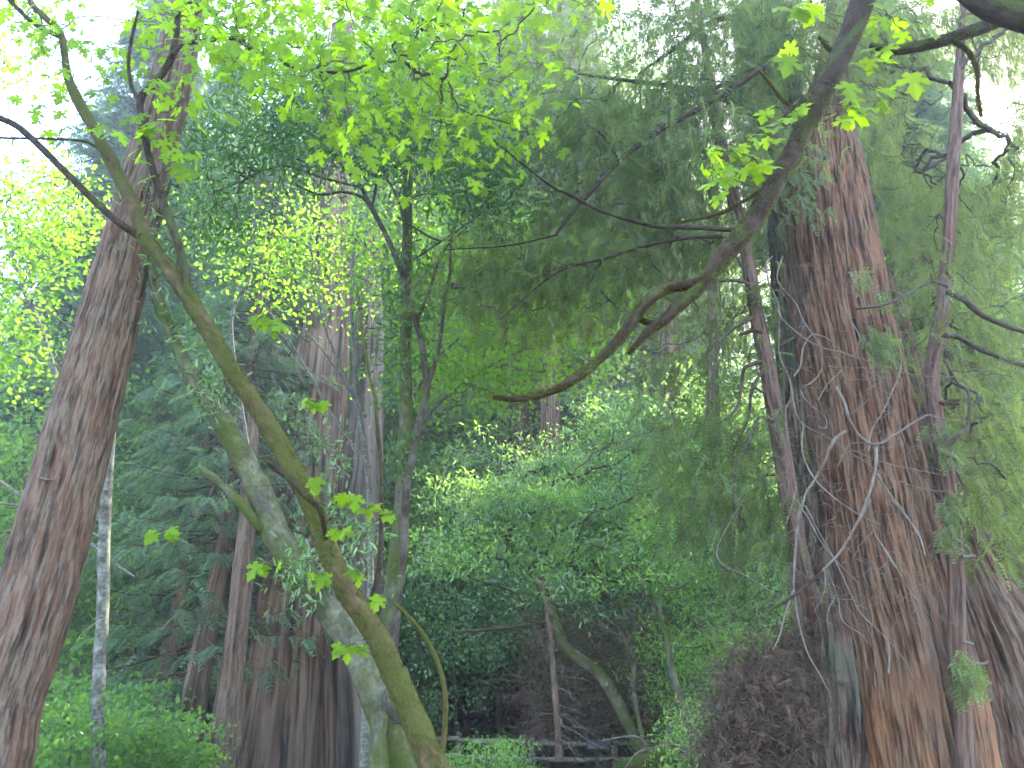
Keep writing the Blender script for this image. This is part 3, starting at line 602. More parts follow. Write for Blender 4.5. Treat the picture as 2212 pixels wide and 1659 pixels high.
C, R = traced([(865, 1560, 20), (860, 1530, 50), (862, 1500, 58), (870, 1470, 46), (868, 1440, 16)], LY-.25)
tubemesh('burl', [tube(C, R, 26, .03, rough=.02, lump=.15, seed=74)], M['thin'], lau)
leafmesh('moss', [tufts(*lf, 22000, rng, .010)], M['mossf'], lau, rng)
TCl = lf[0]
cen = regions(rng, [(700, 1240, 60, 50, 6.2, 6.6, 14), (620, 1250, 40, 60, 6.2, 6.6, 6), (450, 800, 50, 60, 6.3, 6.8, 14), (480, 860, 50, 40, 6.3, 6.8, 10), (400, 700, 60, 60, 6.3, 6.9, 12), (340, 560, 60, 60, 6.2, 6.9, 14), (320, 440, 80, 80, 6.2, 6.9, 16), (420, 420, 70, 120, 6, 7, 22), (620, 900, 60, 60, 6.6, 7.2, 5), (720, 930, 80, 80, 6.6, 7.4, 10), (700, 1150, 80, 70, 6.6, 7.2, 16), (800, 1200, 50, 60, 6.6, 7.2, 10)])
A, B_, ra, rb, cen = grow(TCl[::10], lf[1][::10], cen, .003, .45)
tubemesh('twigs', [edge_tubes(A, B_, ra, rb, rng, 5, 3, .06)], M['thin'], lau)
leafmesh('leaves', [scatter(rng, TL, cen, 16, .09, .085, .3, tipn=1, tipb=(0, 0, .2), outward=.8)], M['laurel_leaf'], lau, rng)

# ------------------------------------------------------------------ two-stemmed thin trees in the middle
ald, af = hero('alder_tree', 'upright alder with mottled mossy bark just right of the leaning trunks', 'tree',
   [(838, 1400, 42), (845, 1300, 38), (858, 1200, 38), (868, 1100, 34), (874, 1000, 30), (876, 900, 28), (877, 800, 26), (877, 700, 26), (878, 600, 24), (880, 500, 22), (880, 400, 20), (881, 330, 16), (884, 240, 12), (888, 140, 9)],
   8.6, M['laurel'], 30, .03, dict(rough=.006, rfreq=14, lump=.05, seed=80), ext=2)
tano, tf_ = hero('tanoak_tree', 'thin dark forking tanoak crossing in front of the upright alder', 'tree',
   [(860, 1300, 16), (872, 1200, 16), (876, 1080, 17), (888, 1000, 17), (903, 930, 16), (922, 840, 17), (916, 780, 15), (905, 715, 14), (885, 655, 14), (872, 600, 13), (855, 555, 12), (830, 500, 11), (803, 450, 10), (780, 405, 9), (755, 375, 8), (720, 335, 7), (685, 300, 6), (640, 268, 5), (600, 240, 4)],
   8.0, M['thin'], 14, .03, dict(rough=.003, lump=.1, seed=81))
rootsT, rT = [tf_[0][::10]], [tf_[1][::10]]
for k, l in enumerate(([(922, 840, 12), (938, 790, 11), (950, 740, 9), (956, 690, 8), (962, 640, 8), (972, 590, 6), (975, 520, 5), (990, 470, 4)], [(803, 450, 8), (780, 425, 7), (740, 415, 6), (690, 420, 5), (640, 400, 4)],
      [(900, 700, 8), (930, 620, 7), (960, 540, 6), (1010, 490, 5)], [(880, 640, 7), (875, 560, 7), (872, 480, 6), (855, 420, 5), (820, 360, 4)], [(803, 450, 6), (812, 400, 6), (808, 340, 5), (790, 300, 4)], [(780, 405, 5), (700, 385, 5), (620, 360, 4), (560, 370, 3)],
      [(860, 470, 6), (950, 520, 5), (1010, 500, 4)], [(895, 560, 5), (1000, 490, 5), (1080, 430, 4)])):
    C, R = traced(l, 8.0); t = tube(C, R, 8, .04, seed=82+k, lump=.15); tubemesh('limb', [t], M['thin'], tano); rootsT.append(t[5][0][::6]); rT.append(t[5][1][::6])
cen = regions(rng, [(560, 200, 120, 120, 7, 9, 60), (700, 220, 200, 120, 7, 9, 110), (650, 330, 130, 60, 7, 9, 40), (950, 320, 190, 110, 7, 9.5, 120), (1060, 420, 110, 80, 7, 9, 60), (480, 420, 90, 130, 7, 9, 60), (1100, 260, 130, 120, 7.5, 9, 60), (860, 200, 200, 120, 7, 9.5, 90), (880, 620, 60, 100, 7.8, 8.3, 22), (870, 780, 40, 80, 7.9, 8.3, 12), (885, 980, 40, 60, 8, 8.4, 8), (440, 280, 70, 80, 7, 9, 30)])
A, B_, ra, rb, cen = grow(np.vstack(rootsT), np.concatenate(rT), cen, .003, .5)
tubemesh('twigs', [edge_tubes(A, B_, ra, rb, rng, 5, 3, .06)], M['thin'], tano)
leafmesh('leaves', [scatter(rng, TL, cen, 27, .18, .105, .3, tipn=1, tipb=(0, 0, -.3), outward=.5)], M['oak_leaf'], tano, rng)

# ------------------------------------------------------------------ hazel with small lime leaves, behind
haz, hf = hero('hazel_tree', 'slender grey hazel with small round lime leaves spreading behind the alder', 'tree',
   [(800, 1250, 14), (800, 1100, 12), (790, 980, 11), (775, 880, 10), (765, 760, 9), (760, 640, 8), (765, 540, 7), (780, 450, 5)], 11.5, M['pale'], 10, .05, dict(lump=.1, seed=90))
roots, rr = [hf[0][::8]], [hf[1][::8]]
for k, l in enumerate(([(880, 960, 8), (940, 880, 8), (1000, 830, 7), (1080, 780, 6), (1160, 740, 5), (1230, 680, 3)], [(890, 860, 7), (940, 780, 6), (1000, 720, 5), (1050, 640, 4)], [(880, 640, 8), (930, 580, 7), (970, 540, 6), (1030, 530, 5), (1100, 520, 3)],
      [(790, 900, 7), (740, 800, 6), (700, 700, 5), (680, 600, 4)], [(775, 880, 6), (700, 760, 5), (640, 700, 4)], [(540, 1000, 8), (500, 700, 7), (540, 600, 6), (548, 500, 5), (545, 400, 4)], [(800, 1010, 6), (720, 900, 5), (640, 760, 4), (560, 640, 3)])):
    C, R = traced(l, 11.2); t = tube(C, R, 8, .05, seed=92+k, lump=.15); tubemesh('limb', [t], M['pale'], haz); roots.append(t[5][0][::5]); rr.append(t[5][1][::5])
for k, l in enumerate(([(900, 1400, 9), (960, 1250, 8), (985, 1190, 7)], [(895, 1120, 7), (960, 1010, 6), (1040, 900, 4)])): pass
cen = boughs(rng, [(850, 560, 260, 190, 10, 14, 150), (1000, 680, 200, 150, 10, 14, 170), (1150, 760, 150, 80, 10, 12, 130), (1180, 640, 160, 80, 11, 13, 90), (660, 620, 170, 120, 10.5, 13, 50), (1000, 800, 150, 80, 10, 12, 70), (1080, 560, 180, 90, 11, 13, 90), (700, 480, 200, 90, 11, 13, 70), (1240, 570, 150, 90, 11, 14, 80), (560, 560, 90, 120, 11, 13, 30)], 9, (.55, .45, .12))
A, B_, ra, rb, cen = grow(np.vstack(roots), np.concatenate(rr), cen, .004, .45)
tubemesh('twigs', [edge_tubes(A, B_, ra, rb, rng, 4, 3, .06)], M['pale'], haz)
leafmesh('leaves', [scatter(rng, TO, cen, 20, (.36, .36, .14), .072, .3, tipn=1, upb=(0, 0, 1), upn=.45)], M['lime_leaf'], haz, rng)

# ------------------------------------------------------------------ foliage of the big redwood: drooping sprays
tr = [fr_main[0][::30]]; trr = [np.full(len(tr[0]), .05)]
for l, Y in gb[-4:]+MB[:5]: 
    C, R = traced(l, Y); tr.append(C); trr.append(R)
cen = regions(rng, [(1350, 120, 330, 200, 6.5, 10, 150), (1480, 280, 240, 130, 6.5, 9.5, 90), (1300, 330, 200, 140, 7, 10, 70), (1440, 430, 230, 110, 7, 10, 70), (1250, 520, 230, 90, 7, 9.5, 48), (1180, 620, 170, 70, 7, 9, 36), (1020, 600, 60, 40, 7, 8.5, 14), (1480, 560, 130, 90, 7.2, 10, 30), (1560, 60, 160, 100, 6.5, 9, 60), (1600, 650, 60, 100, 7.5, 9, 16),
   (1500, 800, 120, 120, 7, 9, 15), (1560, 1000, 110, 130, 7, 9, 18), (1450, 950, 90, 60, 7, 9, 6), (1600, 1130, 70, 90, 7, 8.5, 16), (1680, 300, 60, 80, 8, 9.5, 14), (1480, 1060, 100, 40, 7, 8, 7), (1770, 120, 110, 110, 7, 9, 44), (1700, 30, 120, 50, 6.5, 8, 26)])
A, B_, ra, rb, cen = grow(np.vstack(tr), np.concatenate(trr), cen, .003, .5, .15)
tubemesh('twigs', [edge_tubes(A, B_, ra, rb, rng, 5, 4, .05, -.05)], M['thin'], redR)
leafmesh('foliage', [scatter(rng, TS[0], cen, 11, (.26, .26, .20), .24, .3, tipb=(-.2, 0, -1.3), tipn=.55, upb=(0, -.6, .5), upn=.6),
                     scatter(rng, TS[1], cen, 4, (.3, .3, .24), .26, .3, tipb=(-.6, 0, -.5), tipn=.6, upb=(0, 0, 1), upn=.5)], M['needle'], redR, rng)
tr = [traced(z6([(2030, 400), (2052, 100), (2060, -300)], 20, 20), 7.3)[0]]
cenr = regions(rng, [(2120, 620, 130, 240, 7, 10, 60), (2080, 1000, 90, 160, 7.6, 9.5, 28), (2140, 1050, 80, 150, 7, 9.5, 22), (2100, 420, 150, 160, 7.5, 11, 46), (1960, 420, 90, 120, 8.5, 11, 26), (2000, 760, 50, 80, 8.6, 9.5, 8), (2180, 150, 90, 120, 8, 12, 30), (2020, 300, 130, 120, 9, 12, 50), (1950, 60, 130, 90, 7, 11, 60), (2140, 90, 120, 90, 8, 12, 44), (1960, 220, 80, 140, 8.6, 12, 50), (2190, 330, 60, 120, 8, 12, 46), (2170, 40, 90, 60, 7, 10, 40), (1900, 130, 50, 90, 8.8, 12, 24), (2130, 430, 120, 90, 8, 12, 30)])
stC = np.array([P(2052, y, 7.35) for y in (180, 340, 480, 600, 700, 800, 900, 1000)])
A, B_, ra, rb, cenr = grow(stC, np.full(8, .05), cenr, .003, .5, .15)
tubemesh('twigs', [edge_tubes(A, B_, ra, rb, rng, 5, 4, .05, -.05)], M['thin'], redR)
leafmesh('foliage', [scatter(rng, TS[0], cenr, 11, (.26, .26, .22), .24, .3, tipb=(.2, 0, -1.3), tipn=.5, upb=(0, -.6, .5), upn=.6)], M['needle'], redR, rng)
# green sprigs across the bark
cen = regions(rng, [(1925, 650, 30, 15, 6.6, 6.8, 5), (1910, 740, 45, 30, 6.5, 6.7, 16), (1880, 590, 25, 15, 6.6, 6.8, 3), (1740, 330, 60, 110, 7, 7.5, 18), (1680, 420, 50, 60, 7, 7.5, 10), (1760, 440, 40, 30, 6.9, 7.3, 6), (2040, 940, 20, 40, 7, 7.2, 10), (2050, 1120, 20, 50, 7, 7.2, 14), (2085, 1450, 14, 50, 6.9, 7.1, 14), (1690, 905, 12, 10, 7, 7.2, 2)])
leafmesh('sprigs', [scatter(rng, TSP, cen, 4, .05, .15, .3, tipb=(.1, -.2, -1), tipn=.4, upb=(0, -1, .3), upn=.4)], M['needle'], redR, rng)

# ------------------------------------------------------------------ procedural trees, one prototype per kind, copied
def broad(seed, h, cr, nb, kl, ls, spread, trunk_r, leafm, barkm, low=.3, tmpl=None, flat=.6, lean=.0, lv2=None):
    r = np.random.default_rng(seed); ang = r.uniform(0, 6.28); top = np.array([lean*h*math.cos(ang), lean*h*math.sin(ang), h*.8])
    k = 7; t = np.linspace(0, 1, k)[:, None]; TC = top*t + np.cumsum(r.normal(0, h*.012, (k, 3))*np.array([1, 1, 0]), 0); TC[0] = (0, 0, -.4)
    TRr = trunk_r*(1-.75*t[:, 0])
    d = nrm(r.normal(0, 1, (nb, 3))); q = d*np.cbrt(r.uniform(.15, 1, nb))[:, None]
    lobes = r.normal(0, .35, (6, 3)); lb = lobes[r.integers(0, 6, nb)]
    q = q*.72 + lb
    cen = q*np.array([cr, cr, h*(1-low)*.52]) + np.array([top[0], top[1], h*(low+(1-low)*.5)])
    A, B, ra, rb, cen = grow(TC[2:], TRr[2:], cen, trunk_r*.06, .45, .3)
    tk = tube(TC, TRr, 10, h/40, lump=.1, seed=seed)
    tw = edge_tubes(A, B, ra, rb, r, 4, 2, .05, -.03)
    return tk, tw, scatter_ng(r, tmpl if tmpl else TR, cen, kl, (spread, spread, spread*flat), ls, leafm)
def scatter_ng(r, tmpl, cen, k, spread, size, leafm, tipb=(0, 0, -.2), upb=(0, 0, 1)):
    n = len(cen)*k; off = r.normal(0, 1, (n, 3))*np.asarray(spread); pos = np.repeat(cen, k, 0)+off
    V, F = place(tmpl, pos, r.normal(0, .9, (n, 3))+np.asarray(tipb), r.normal(0, .55, (n, 3))+np.asarray(upb), size*r.uniform(.65, 1.35, n))
    val = np.clip(np.repeat(r.uniform(0, 1, len(cen)), k)*.5+r.uniform(0, .5, n), 0, 1)
    return (V, F, len(tmpl[0]), val)
def conifer(seed, h, br_len, nbr, trunk_r, low=.1, sp=.5, ns=14, dead=.0, sw=1.):
    r = np.random.default_rng(seed); k = 8; t = np.linspace(0, 1, k)[:, None]
    TC = np.array([0, 0, h])*t + r.normal(0, .06, (k, 3))*np.array([1, 1, 0]); TC[0] = (0, 0, -.4); TRr = trunk_r*(1-.93*t[:, 0])
    tk = tube(TC, TRr, 24, h/60, redwood=trunk_r*.06, rw_f=5/max(trunk_r, .2)*.4, flute=.03, seed=seed)
    u = r.uniform(low, 1, nbr)**.9; az = r.uniform(0, 6.283, nbr); L = br_len*(1.05-u)**.6*r.uniform(.6, 1.1, nbr)
    A = np.stack([0*u, 0*u, u*h], 1); D = np.stack([np.cos(az), np.sin(az), r.uniform(-.35, .1, nbr)], 1); B = A + D*L[:, None]
    tw = edge_tubes(A, B, np.full(nbr, trunk_r*.09), np.full(nbr, .008), r, 4, 3, .02, .06)
    s = r.uniform(.2, 1, (nbr, ns))**.7; pos = A[:, None]+(B-A)[:, None]*s[..., None]
    side = np.stack([-D[:, 1], D[:, 0], 0*az], 1)[:, None]*r.normal(0, .22, (nbr, ns))[..., None]*L[:, None, None]*(1.15-s)[..., None]
    pos = pos + side; pos[..., 2] -= .06*4*(s*(1-s))*L[:, None] + np.abs(r.normal(0, .10, (nbr, ns)))
    tip = D[:, None]*.8 + nrm(side+1e-6)*.7 + r.normal(0, .25, pos.shape) + np.array([0, 0, -.55])
    pos = pos.reshape(-1, 3); tip = tip.reshape(-1, 3); n = len(pos)
    V, F = place(TSP, pos, tip, np.array([0, 0, 1.])+r.normal(0, .3, (n, 3)), sp*r.uniform(.7, 1.3, n))
    val = np.clip(np.repeat(r.uniform(0, 1, nbr), ns)*.5 + r.uniform(0, .5, n), 0, 1)
    return tk, tw, (V, F, len(TSP[0]), val)
PROTO = {}
def proto(kind, data, barkm, leafm):
    tk, tw, lf = data; PROTO[kind] = []
    for nm, tb, m_ in (('trunk', [tk], barkm), ('limbs', [tw], barkm)):
        o = tubemesh(nm, tb, M[m_]); PROTO[kind].append(o)
    PROTO[kind].append(leafmesh('crown', [lf], M[leafm], None, rng))
used = set()
def plant(kind, name, x, y, s, label, group, cat='tree', rz=None, zs=1., dz=0.):
    z = float(H(x, y))+dz; e = bpy.data.objects.new(name, None); link(e); tag(e, label, cat, group)
    e.location = (x, y, z); e.scale = (s, s, s*zs); e.rotation_euler = (0, 0, rng.uniform(0, 6.28) if rz is None else rz)
    for o in PROTO[kind]:
        c = o if kind not in used else o.copy()
        if kind in used: COL.objects.link(c)
        c.parent = e
    used.add(kind); return e
proto('laurelA', broad(201, 6, 2.6, 170, 46, .13, .33, .10, None, None, low=.25, tmpl=TL), 'thin', 'laurel_leaf')
proto('laurelB', broad(202, 5, 2.2, 130, 46, .13, .30, .09, None, None, low=.2, tmpl=TL), 'thin', 'laurel_tip')
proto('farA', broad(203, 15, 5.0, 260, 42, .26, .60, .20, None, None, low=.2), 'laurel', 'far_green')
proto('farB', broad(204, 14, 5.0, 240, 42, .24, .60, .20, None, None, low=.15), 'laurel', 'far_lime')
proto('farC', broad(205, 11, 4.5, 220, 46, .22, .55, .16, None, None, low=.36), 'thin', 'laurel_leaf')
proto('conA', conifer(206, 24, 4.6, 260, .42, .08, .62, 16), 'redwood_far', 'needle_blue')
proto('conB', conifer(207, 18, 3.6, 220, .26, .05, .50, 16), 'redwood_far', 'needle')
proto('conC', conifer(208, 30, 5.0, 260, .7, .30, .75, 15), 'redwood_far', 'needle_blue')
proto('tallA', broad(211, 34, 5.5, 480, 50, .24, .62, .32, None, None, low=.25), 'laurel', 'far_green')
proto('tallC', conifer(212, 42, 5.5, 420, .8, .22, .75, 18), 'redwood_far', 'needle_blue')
proto('shrub', broad(209, 2.0, 1.1, 60, 34, .085, .17, .025, None, None, low=.05, tmpl=TO), 'thin', 'shrub_leaf')
proto('shrubD', broad(210, 2.4, 1.3, 70, 34, .10, .2, .03, None, None, low=.05, tmpl=TL), 'thin', 'laurel_tip')

def xat(px, Y, py=1200): return float(P(px, py, Y)[0])
def xg(px, Y):                                   # picture column where the ground point at depth Y shows
    x = 0
    for _ in range(4):
        d = np.array([x, Y, float(H(x, Y))])-EYE; dep = d[1]*cp+d[2]*sp; x = (px-1106)/FPX*dep
    return x
# redwood cluster left of centre
def farstem(parent, pts, Y, mat, seg=160, am=.05, rf=3.4, fl=.06, nf=5, seed=0, flare=1.0, ext=0, name='trunk'):
    C, R = traced(pts, Y); 
    if ext: d = nrm(C[-1]-C[-2]); C = np.vstack([C, C[-1]+d*ext]); R = np.append(R, R[-1]*.6)
    C = np.vstack([C[0]-[0, 0, .6], C]); R = np.append(R[0]*1.08, R)
    t = tube(C, R, seg, .09, redwood=am, rw_f=rf, flute=fl*1.5, nfl=nf, seed=seed, lump=.04, lf=1); return tubemesh(name, [t], M[mat], parent)
def rt(px, py, Y, label): 
    b = P(px, py, Y); return empty('redwood_tree', b, label, 'tree')
e = rt(613, 1640, 20, 'thick old redwood with deep pale vertical furrows, behind the leaning laurel')
farstem(e, [(610, 1640, 175), (616, 1560, 166), (630, 1400, 152), (645, 1250, 138), (662, 1100, 124), (678, 950, 116), (695, 800, 108), (704, 700, 100), (712, 560, 82), (720, 420, 70)], 20, 'redwood_far', 260, .07, 3.2, .05, 6, 301, ext=8)
farstem(e, [(700, 1640, 60), (702, 1500, 56), (700, 1350, 50), (700, 1200, 50)], 20.3, 'redwood_far', 100, .05, 3.2, .06, 4, 302, name='root_buttress')
e2 = rt(488, 1638, 17, 'slim reddish redwood with dead side branches, left of the thick old redwood')
farstem(e2, [(482, 1638, 62), (488, 1560, 54), (502, 1450, 46), (514, 1350, 40), (524, 1250, 36), (532, 1150, 32), (540, 1050, 28), (546, 930, 20)], 17, 'redwood', 90, .03, 6, .05, 4, 303, ext=1)
e3 = rt(770, 1640, 21, 'fire-blackened redwood trunk just behind the crossing leaning trunks')
farstem(e3, [(780, 1640, 160), (772, 1520, 145), (765, 1400, 120), (768, 1250, 96), (775, 1100, 84), (785, 950, 56), (795, 800, 46), (800, 700, 36)], 21, 'burnt', 200, .08, 3, .10, 4, 304, ext=2)
e4 = rt(800, 1620, 22, 'narrow red redwood rising right beside the fire-blackened trunk')
farstem(e4, [(812, 1620, 60), (806, 1400, 56), (800, 1250, 52), (798, 1100, 50), (800, 980, 46), (802, 860, 40), (804, 760, 34)], 22.5, 'redwood_far', 120, .05, 4, .08, 4, 305, ext=5)
e5 = rt(590, 1630, 22, 'dark slender redwood half hidden behind the thick old redwood')
farstem(e5, [(585, 1630, 50), (590, 1300, 40), (596, 1100, 34), (600, 900, 30), (606, 740, 26)], 22.5, 'burnt', 90, .04, 4, .06, 4, 306, ext=6)
# shaded redwoods under the laurel thicket
for k, (px, py, w, Y, lb) in enumerate(((1180, 1560, 60, 27, 'shaded redwood trunk left of the curved mossy stem in the dark hollow'), (1440, 1560, 70, 28, 'shaded redwood trunk right of the curved mossy stem in the dark hollow'), (1530, 1560, 46, 26, 'narrow dark redwood trunk beside the heap of brown brush'), (1200, 1500, 50, 36, 'far redwood seen high above the laurel thicket under the drooping limb'), (1392, 1500, 44, 38, 'far redwood between hazy crowns left of the massive redwood'), (1010, 1500, 40, 36, 'far redwood with dim trunk right of the alder'))):
    e = rt(px, py, Y, lb); top = 700 if Y > 30 else 1000
    farstem(e, [(px, py+20, w*1.15), (px+4, (py+top)/2, w*.85), (px+8, top, w*.62), (px+10, top-350, w*.4)], Y, 'redwood_far', 90, .06, 3, .06, 5, 310+k, ext=6)
# pale alders on the left
pa, _ = hero('alder_tree', 'pale alder with white-flecked bark standing right of the leaning left redwood', 'tree',
   [(214, 1659, 27), (212, 1560, 27), (214, 1450, 26), (222, 1330, 25), (224, 1220, 25), (227, 1120, 23), (235, 1010, 20), (243, 900, 17), (250, 800, 14), (258, 700, 11), (262, 600, 8)], 12, M['pale'], 26, .04, dict(rough=.005, rfreq=10, lump=.05, seed=120), ext=2)
for l in ([(224, 1130, 12), (205, 1100, 10), (195, 1080, 8), (150, 1040, 6)], [(220, 1190, 10), (195, 1175, 8), (170, 1160, 5)], [(222, 1160, 8), (190, 1150, 7)], [(250, 1220, 7), (290, 1245, 4)]):
    C, R = traced(l, 12); tubemesh('limb', [tube(C, R, 10, .04, lump=.1, seed=121)], M['pale'], pa)
pb, pf = hero('alder_tree', 'thin curving alder stem at the far left, beyond the leaning left redwood', 'tree',
   [(10, 1659, 18), (60, 1500, 17), (100, 1350, 16), (130, 1200, 15), (160, 1050, 14), (150, 900, 13), (125, 830, 12), (105, 760, 11), (88, 710, 10), (62, 650, 9), (40, 590, 8), (22, 530, 8), (8, 470, 7), (-10, 400, 5)], 10, M['pale'], 12, .05, dict(lump=.1, seed=125))
for l in ([(75, 680, 7), (40, 640, 6), (0, 610, 5), (-40, 590, 4)], [(60, 650, 5), (110, 680, 4), (165, 715, 3)], [(125, 790, 4), (60, 772, 5), (25, 768, 4)], [(0, 1040, 7), (60, 1075, 7), (140, 1050, 5)], [(-20, 1085, 5), (60, 1093, 5)]):
    C, R = traced(l, 10); tubemesh('limb', [tube(C, R, 8, .04, lump=.1, seed=126)], M['pale'], pb)
cen = regions(rng, [(80, 420, 130, 90, 8, 11, 60), (60, 560, 120, 90, 8, 11, 50), (30, 730, 50, 120, 8, 10, 30), (150, 480, 100, 80, 9, 11, 30), (20, 120, 60, 60, 7, 9, 14)])
A, B_, ra, rb, cen = grow(pf[0][::8], pf[1][::8], cen, .003, .45)
tubemesh('twigs', [edge_tubes(A, B_, ra, rb, rng, 4, 3, .06)], M['pale'], pb)
leafmesh('leaves', [scatter(rng, TO, cen, 20, (.26, .3, .12), .075, .3, tipn=1, upn=.45)], M['lime_leaf'], pb, rng)

# laurel thicket stems in the middle distance
lt = empty('laurel_tree', P(1400, 1640, 17), 'curved laurel with mossy foot bending left under the leafy thicket', 'tree')
C, R = traced([(1420, 1700, 30), (1395, 1640, 28), (1360, 1570, 26), (1325, 1500, 27), (1290, 1450, 26), (1245, 1420, 26), (1215, 1390, 22), (1200, 1335, 20), (1180, 1290, 20), (1150, 1240, 18), (1115, 1200, 14), (1080, 1150, 12), (1010, 1090, 10), (950, 1040, 6)], 17)
tb = tube(C, R, 16, .06, rough=.01, lump=.08, seed=130); tubemesh('trunk', [tb], M['laurel'], lt)
for l in ([(1215, 1400, 9), (1185, 1410, 9), (1165, 1370, 8), (1140, 1320, 7), (1110, 1280, 5), (1020, 1250, 3)], [(1200, 1340, 6), (1100, 1355, 8), (980, 1365, 5)], [(1240, 1250, 6), (1330, 1300, 12), (1400, 1370, 12), (1450, 1420, 10)], [(1200, 1300, 5), (1240, 1200, 5), (1300, 1100, 4)], [(1120, 1200, 6), (1100, 1130, 5), (1160, 1040, 4)]):
    C, R = traced(l, 17); tubemesh('limb', [tube(C, R, 8, .08, lump=.15, seed=131)], M['thin'], lt)
cen = boughs(rng, [(1200, 1150, 260, 90, 15, 19, 230), (1100, 1050, 180, 80, 15.5, 19, 120), (1330, 1050, 190, 110, 15.5, 20, 170), (1420, 1180, 180, 90, 14.5, 18, 130), (1330, 1250, 110, 60, 14, 17, 60), (1300, 940, 200, 70, 17, 21, 110), (1500, 1080, 130, 120, 15, 18, 80), (960, 1180, 70, 100, 15, 18, 50)], 13, (.62, .5, .17))
A, B_, ra, rb, cen = grow(tb[5][0][40:], tb[5][1][40:], cen, .005, .45)
tubemesh('twigs', [edge_tubes(A, B_, ra, rb, rng, 4, 2, .05)], M['thin'], lt)
half = vn(cen*.9, 17) < .52
leafmesh('leaves', [scatter(rng, TL, cen[half], 36, (.26, .26, .12), .13, .3, tipn=1, tipb=(0, 0, .2), outward=.6)], M['laurel_leaf'], lt, rng)
leafmesh('fresh_leaves', [scatter(rng, TL, cen[~half], 36, (.26, .26, .10), .13, .3, tipn=1, tipb=(0, 0, .3), outward=.6)], M['laurel_tip'], lt, rng)
st = empty('dead_sapling', P(1208, 1645, 15), 'thin bare upright dead sapling left of the curved mossy laurel', 'tree')
C, R = traced([(1208, 1645, 17), (1205, 1560, 15), (1198, 1480, 13), (1192, 1400, 11), (1182, 1320, 9), (1172, 1250, 6)], 15); tb = tube(C, R, 12, .05, rough=.006, lump=.1, seed=133); tubemesh('trunk', [tb], M['twig'], st)
n = 40; i = rng.integers(5, len(tb[5][0]), n); a = rng.uniform(0, 6.28, n); L = rng.uniform(.3, 1.1, n); A = tb[5][0][i]
for q in range(n): tubemesh('twig', [edge_tubes(A[q:q+1], (A+np.stack([np.cos(a)*L, np.sin(a)*L, -.35*L], 1))[q:q+1], np.full(1, .009), np.full(1, .004), rng, 4, 4, .05)], M['dead'], st)
for k, (l, Y, mm, lb) in enumerate((([(1520, 1660, 26), (1490, 1570, 22), (1465, 1500, 18), (1450, 1440, 14), (1440, 1370, 12), (1425, 1330, 10), (1432, 1290, 8)], 14, 'laurel', 'crooked dark mossy stem left of the brown brush heap'),
     ([(1400, 1630, 10), (1385, 1580, 9), (1370, 1500, 8), (1368, 1440, 7), (1350, 1380, 5), (1330, 1350, 4)], 13, 'thin', 'spindly crooked dead stem beside the mossy fallen log'))):
    e = empty('crooked_sapling', P(l[0][0], l[0][1], Y), lb, 'tree'); C, R = traced(l, Y); tubemesh('trunk', [tube(C, R, 12, .05, rough=.01, lump=.15, seed=140+k)], M[mm], e)
    n = 16; i = rng.integers(2, len(C), n); A = C[i]; B_ = A+np.stack([rng.normal(0, .6, n), rng.normal(0, .3, n), rng.uniform(.1, .8, n)], 1)
    for q in range(n): tubemesh('twig', [edge_tubes(A[q:q+1], B_[q:q+1], np.full(1, .012), np.full(1, .004), rng, 4, 4, .07)], M['thin'], e)

# ------------------------------------------------------------------ background trees (x column, depth, scale)
def row(kind, name, lst, label, group, zs=1.):
    for px, Y, s in lst: plant(kind, name, xg(px, Y), Y, s, label, group, zs=zs)
row('conA', 'redwood_tree', [(395, 19, .75), (330, 23, .8), (520, 25, 1.)], 'dense dark redwood with drooping boughs left of the slim reddish redwood', 'drooping conifers behind the leaning maple')
row('conB', 'young_redwood', [(250, 27, .8), (390, 30, 1.1)], 'young conifer in the shade behind the pale alder', 'young conifers behind the pale alder')
row('farB', 'maple_tree', [(-60, 24, .8), (60, 30, 1.), (200, 36, 1.1), (-150, 32, 1.1), (320, 42, 1.2), (60, 44, 1.3)], 'sunlit pale lime maple on the slope behind the leaning left redwood', 'sunlit maples at the left')
row('farA', 'broadleaf_tree', [(-100, 46, 1.4), (150, 52, 1.4), (380, 48, 1.2), (560, 42, 1.2), (480, 56, 1.5)], 'hazy green broadleaf tree on the far slope at the left', 'hazy trees on the left slope')
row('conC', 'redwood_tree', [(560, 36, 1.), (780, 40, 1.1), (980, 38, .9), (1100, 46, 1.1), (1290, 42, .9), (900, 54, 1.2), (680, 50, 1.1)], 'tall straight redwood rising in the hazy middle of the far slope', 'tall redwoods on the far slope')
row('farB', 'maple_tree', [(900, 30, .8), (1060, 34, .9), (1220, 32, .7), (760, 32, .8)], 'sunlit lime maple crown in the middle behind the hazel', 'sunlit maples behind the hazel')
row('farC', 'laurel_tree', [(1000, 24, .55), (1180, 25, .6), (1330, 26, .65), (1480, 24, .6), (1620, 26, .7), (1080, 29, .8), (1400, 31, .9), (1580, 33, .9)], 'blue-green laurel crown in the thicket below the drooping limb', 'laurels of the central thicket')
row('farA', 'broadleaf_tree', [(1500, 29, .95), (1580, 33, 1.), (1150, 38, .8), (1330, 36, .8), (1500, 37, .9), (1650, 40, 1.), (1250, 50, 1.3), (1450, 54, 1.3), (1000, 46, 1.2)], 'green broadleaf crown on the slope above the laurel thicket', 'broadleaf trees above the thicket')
row('laurelB', 'laurel_tree', [(1640, 15, .8), (1570, 17, .8)], 'bright green young laurel left of the massive redwood', 'young laurels by the massive redwood')
row('laurelA', 'laurel_tree', [(1600, 20, .9), (1690, 19, 1.)], 'dark laurel in the shade behind the fence', 'shaded laurels behind the fence')
row('farB', 'maple_tree', [(2150, 22, .8), (2280, 20, .8), (2080, 30, 1.), (2240, 34, 1.2), (2400, 28, 1.)], 'sunlit lime maple beyond the massive redwood at the right edge', 'sunlit maples at the right')
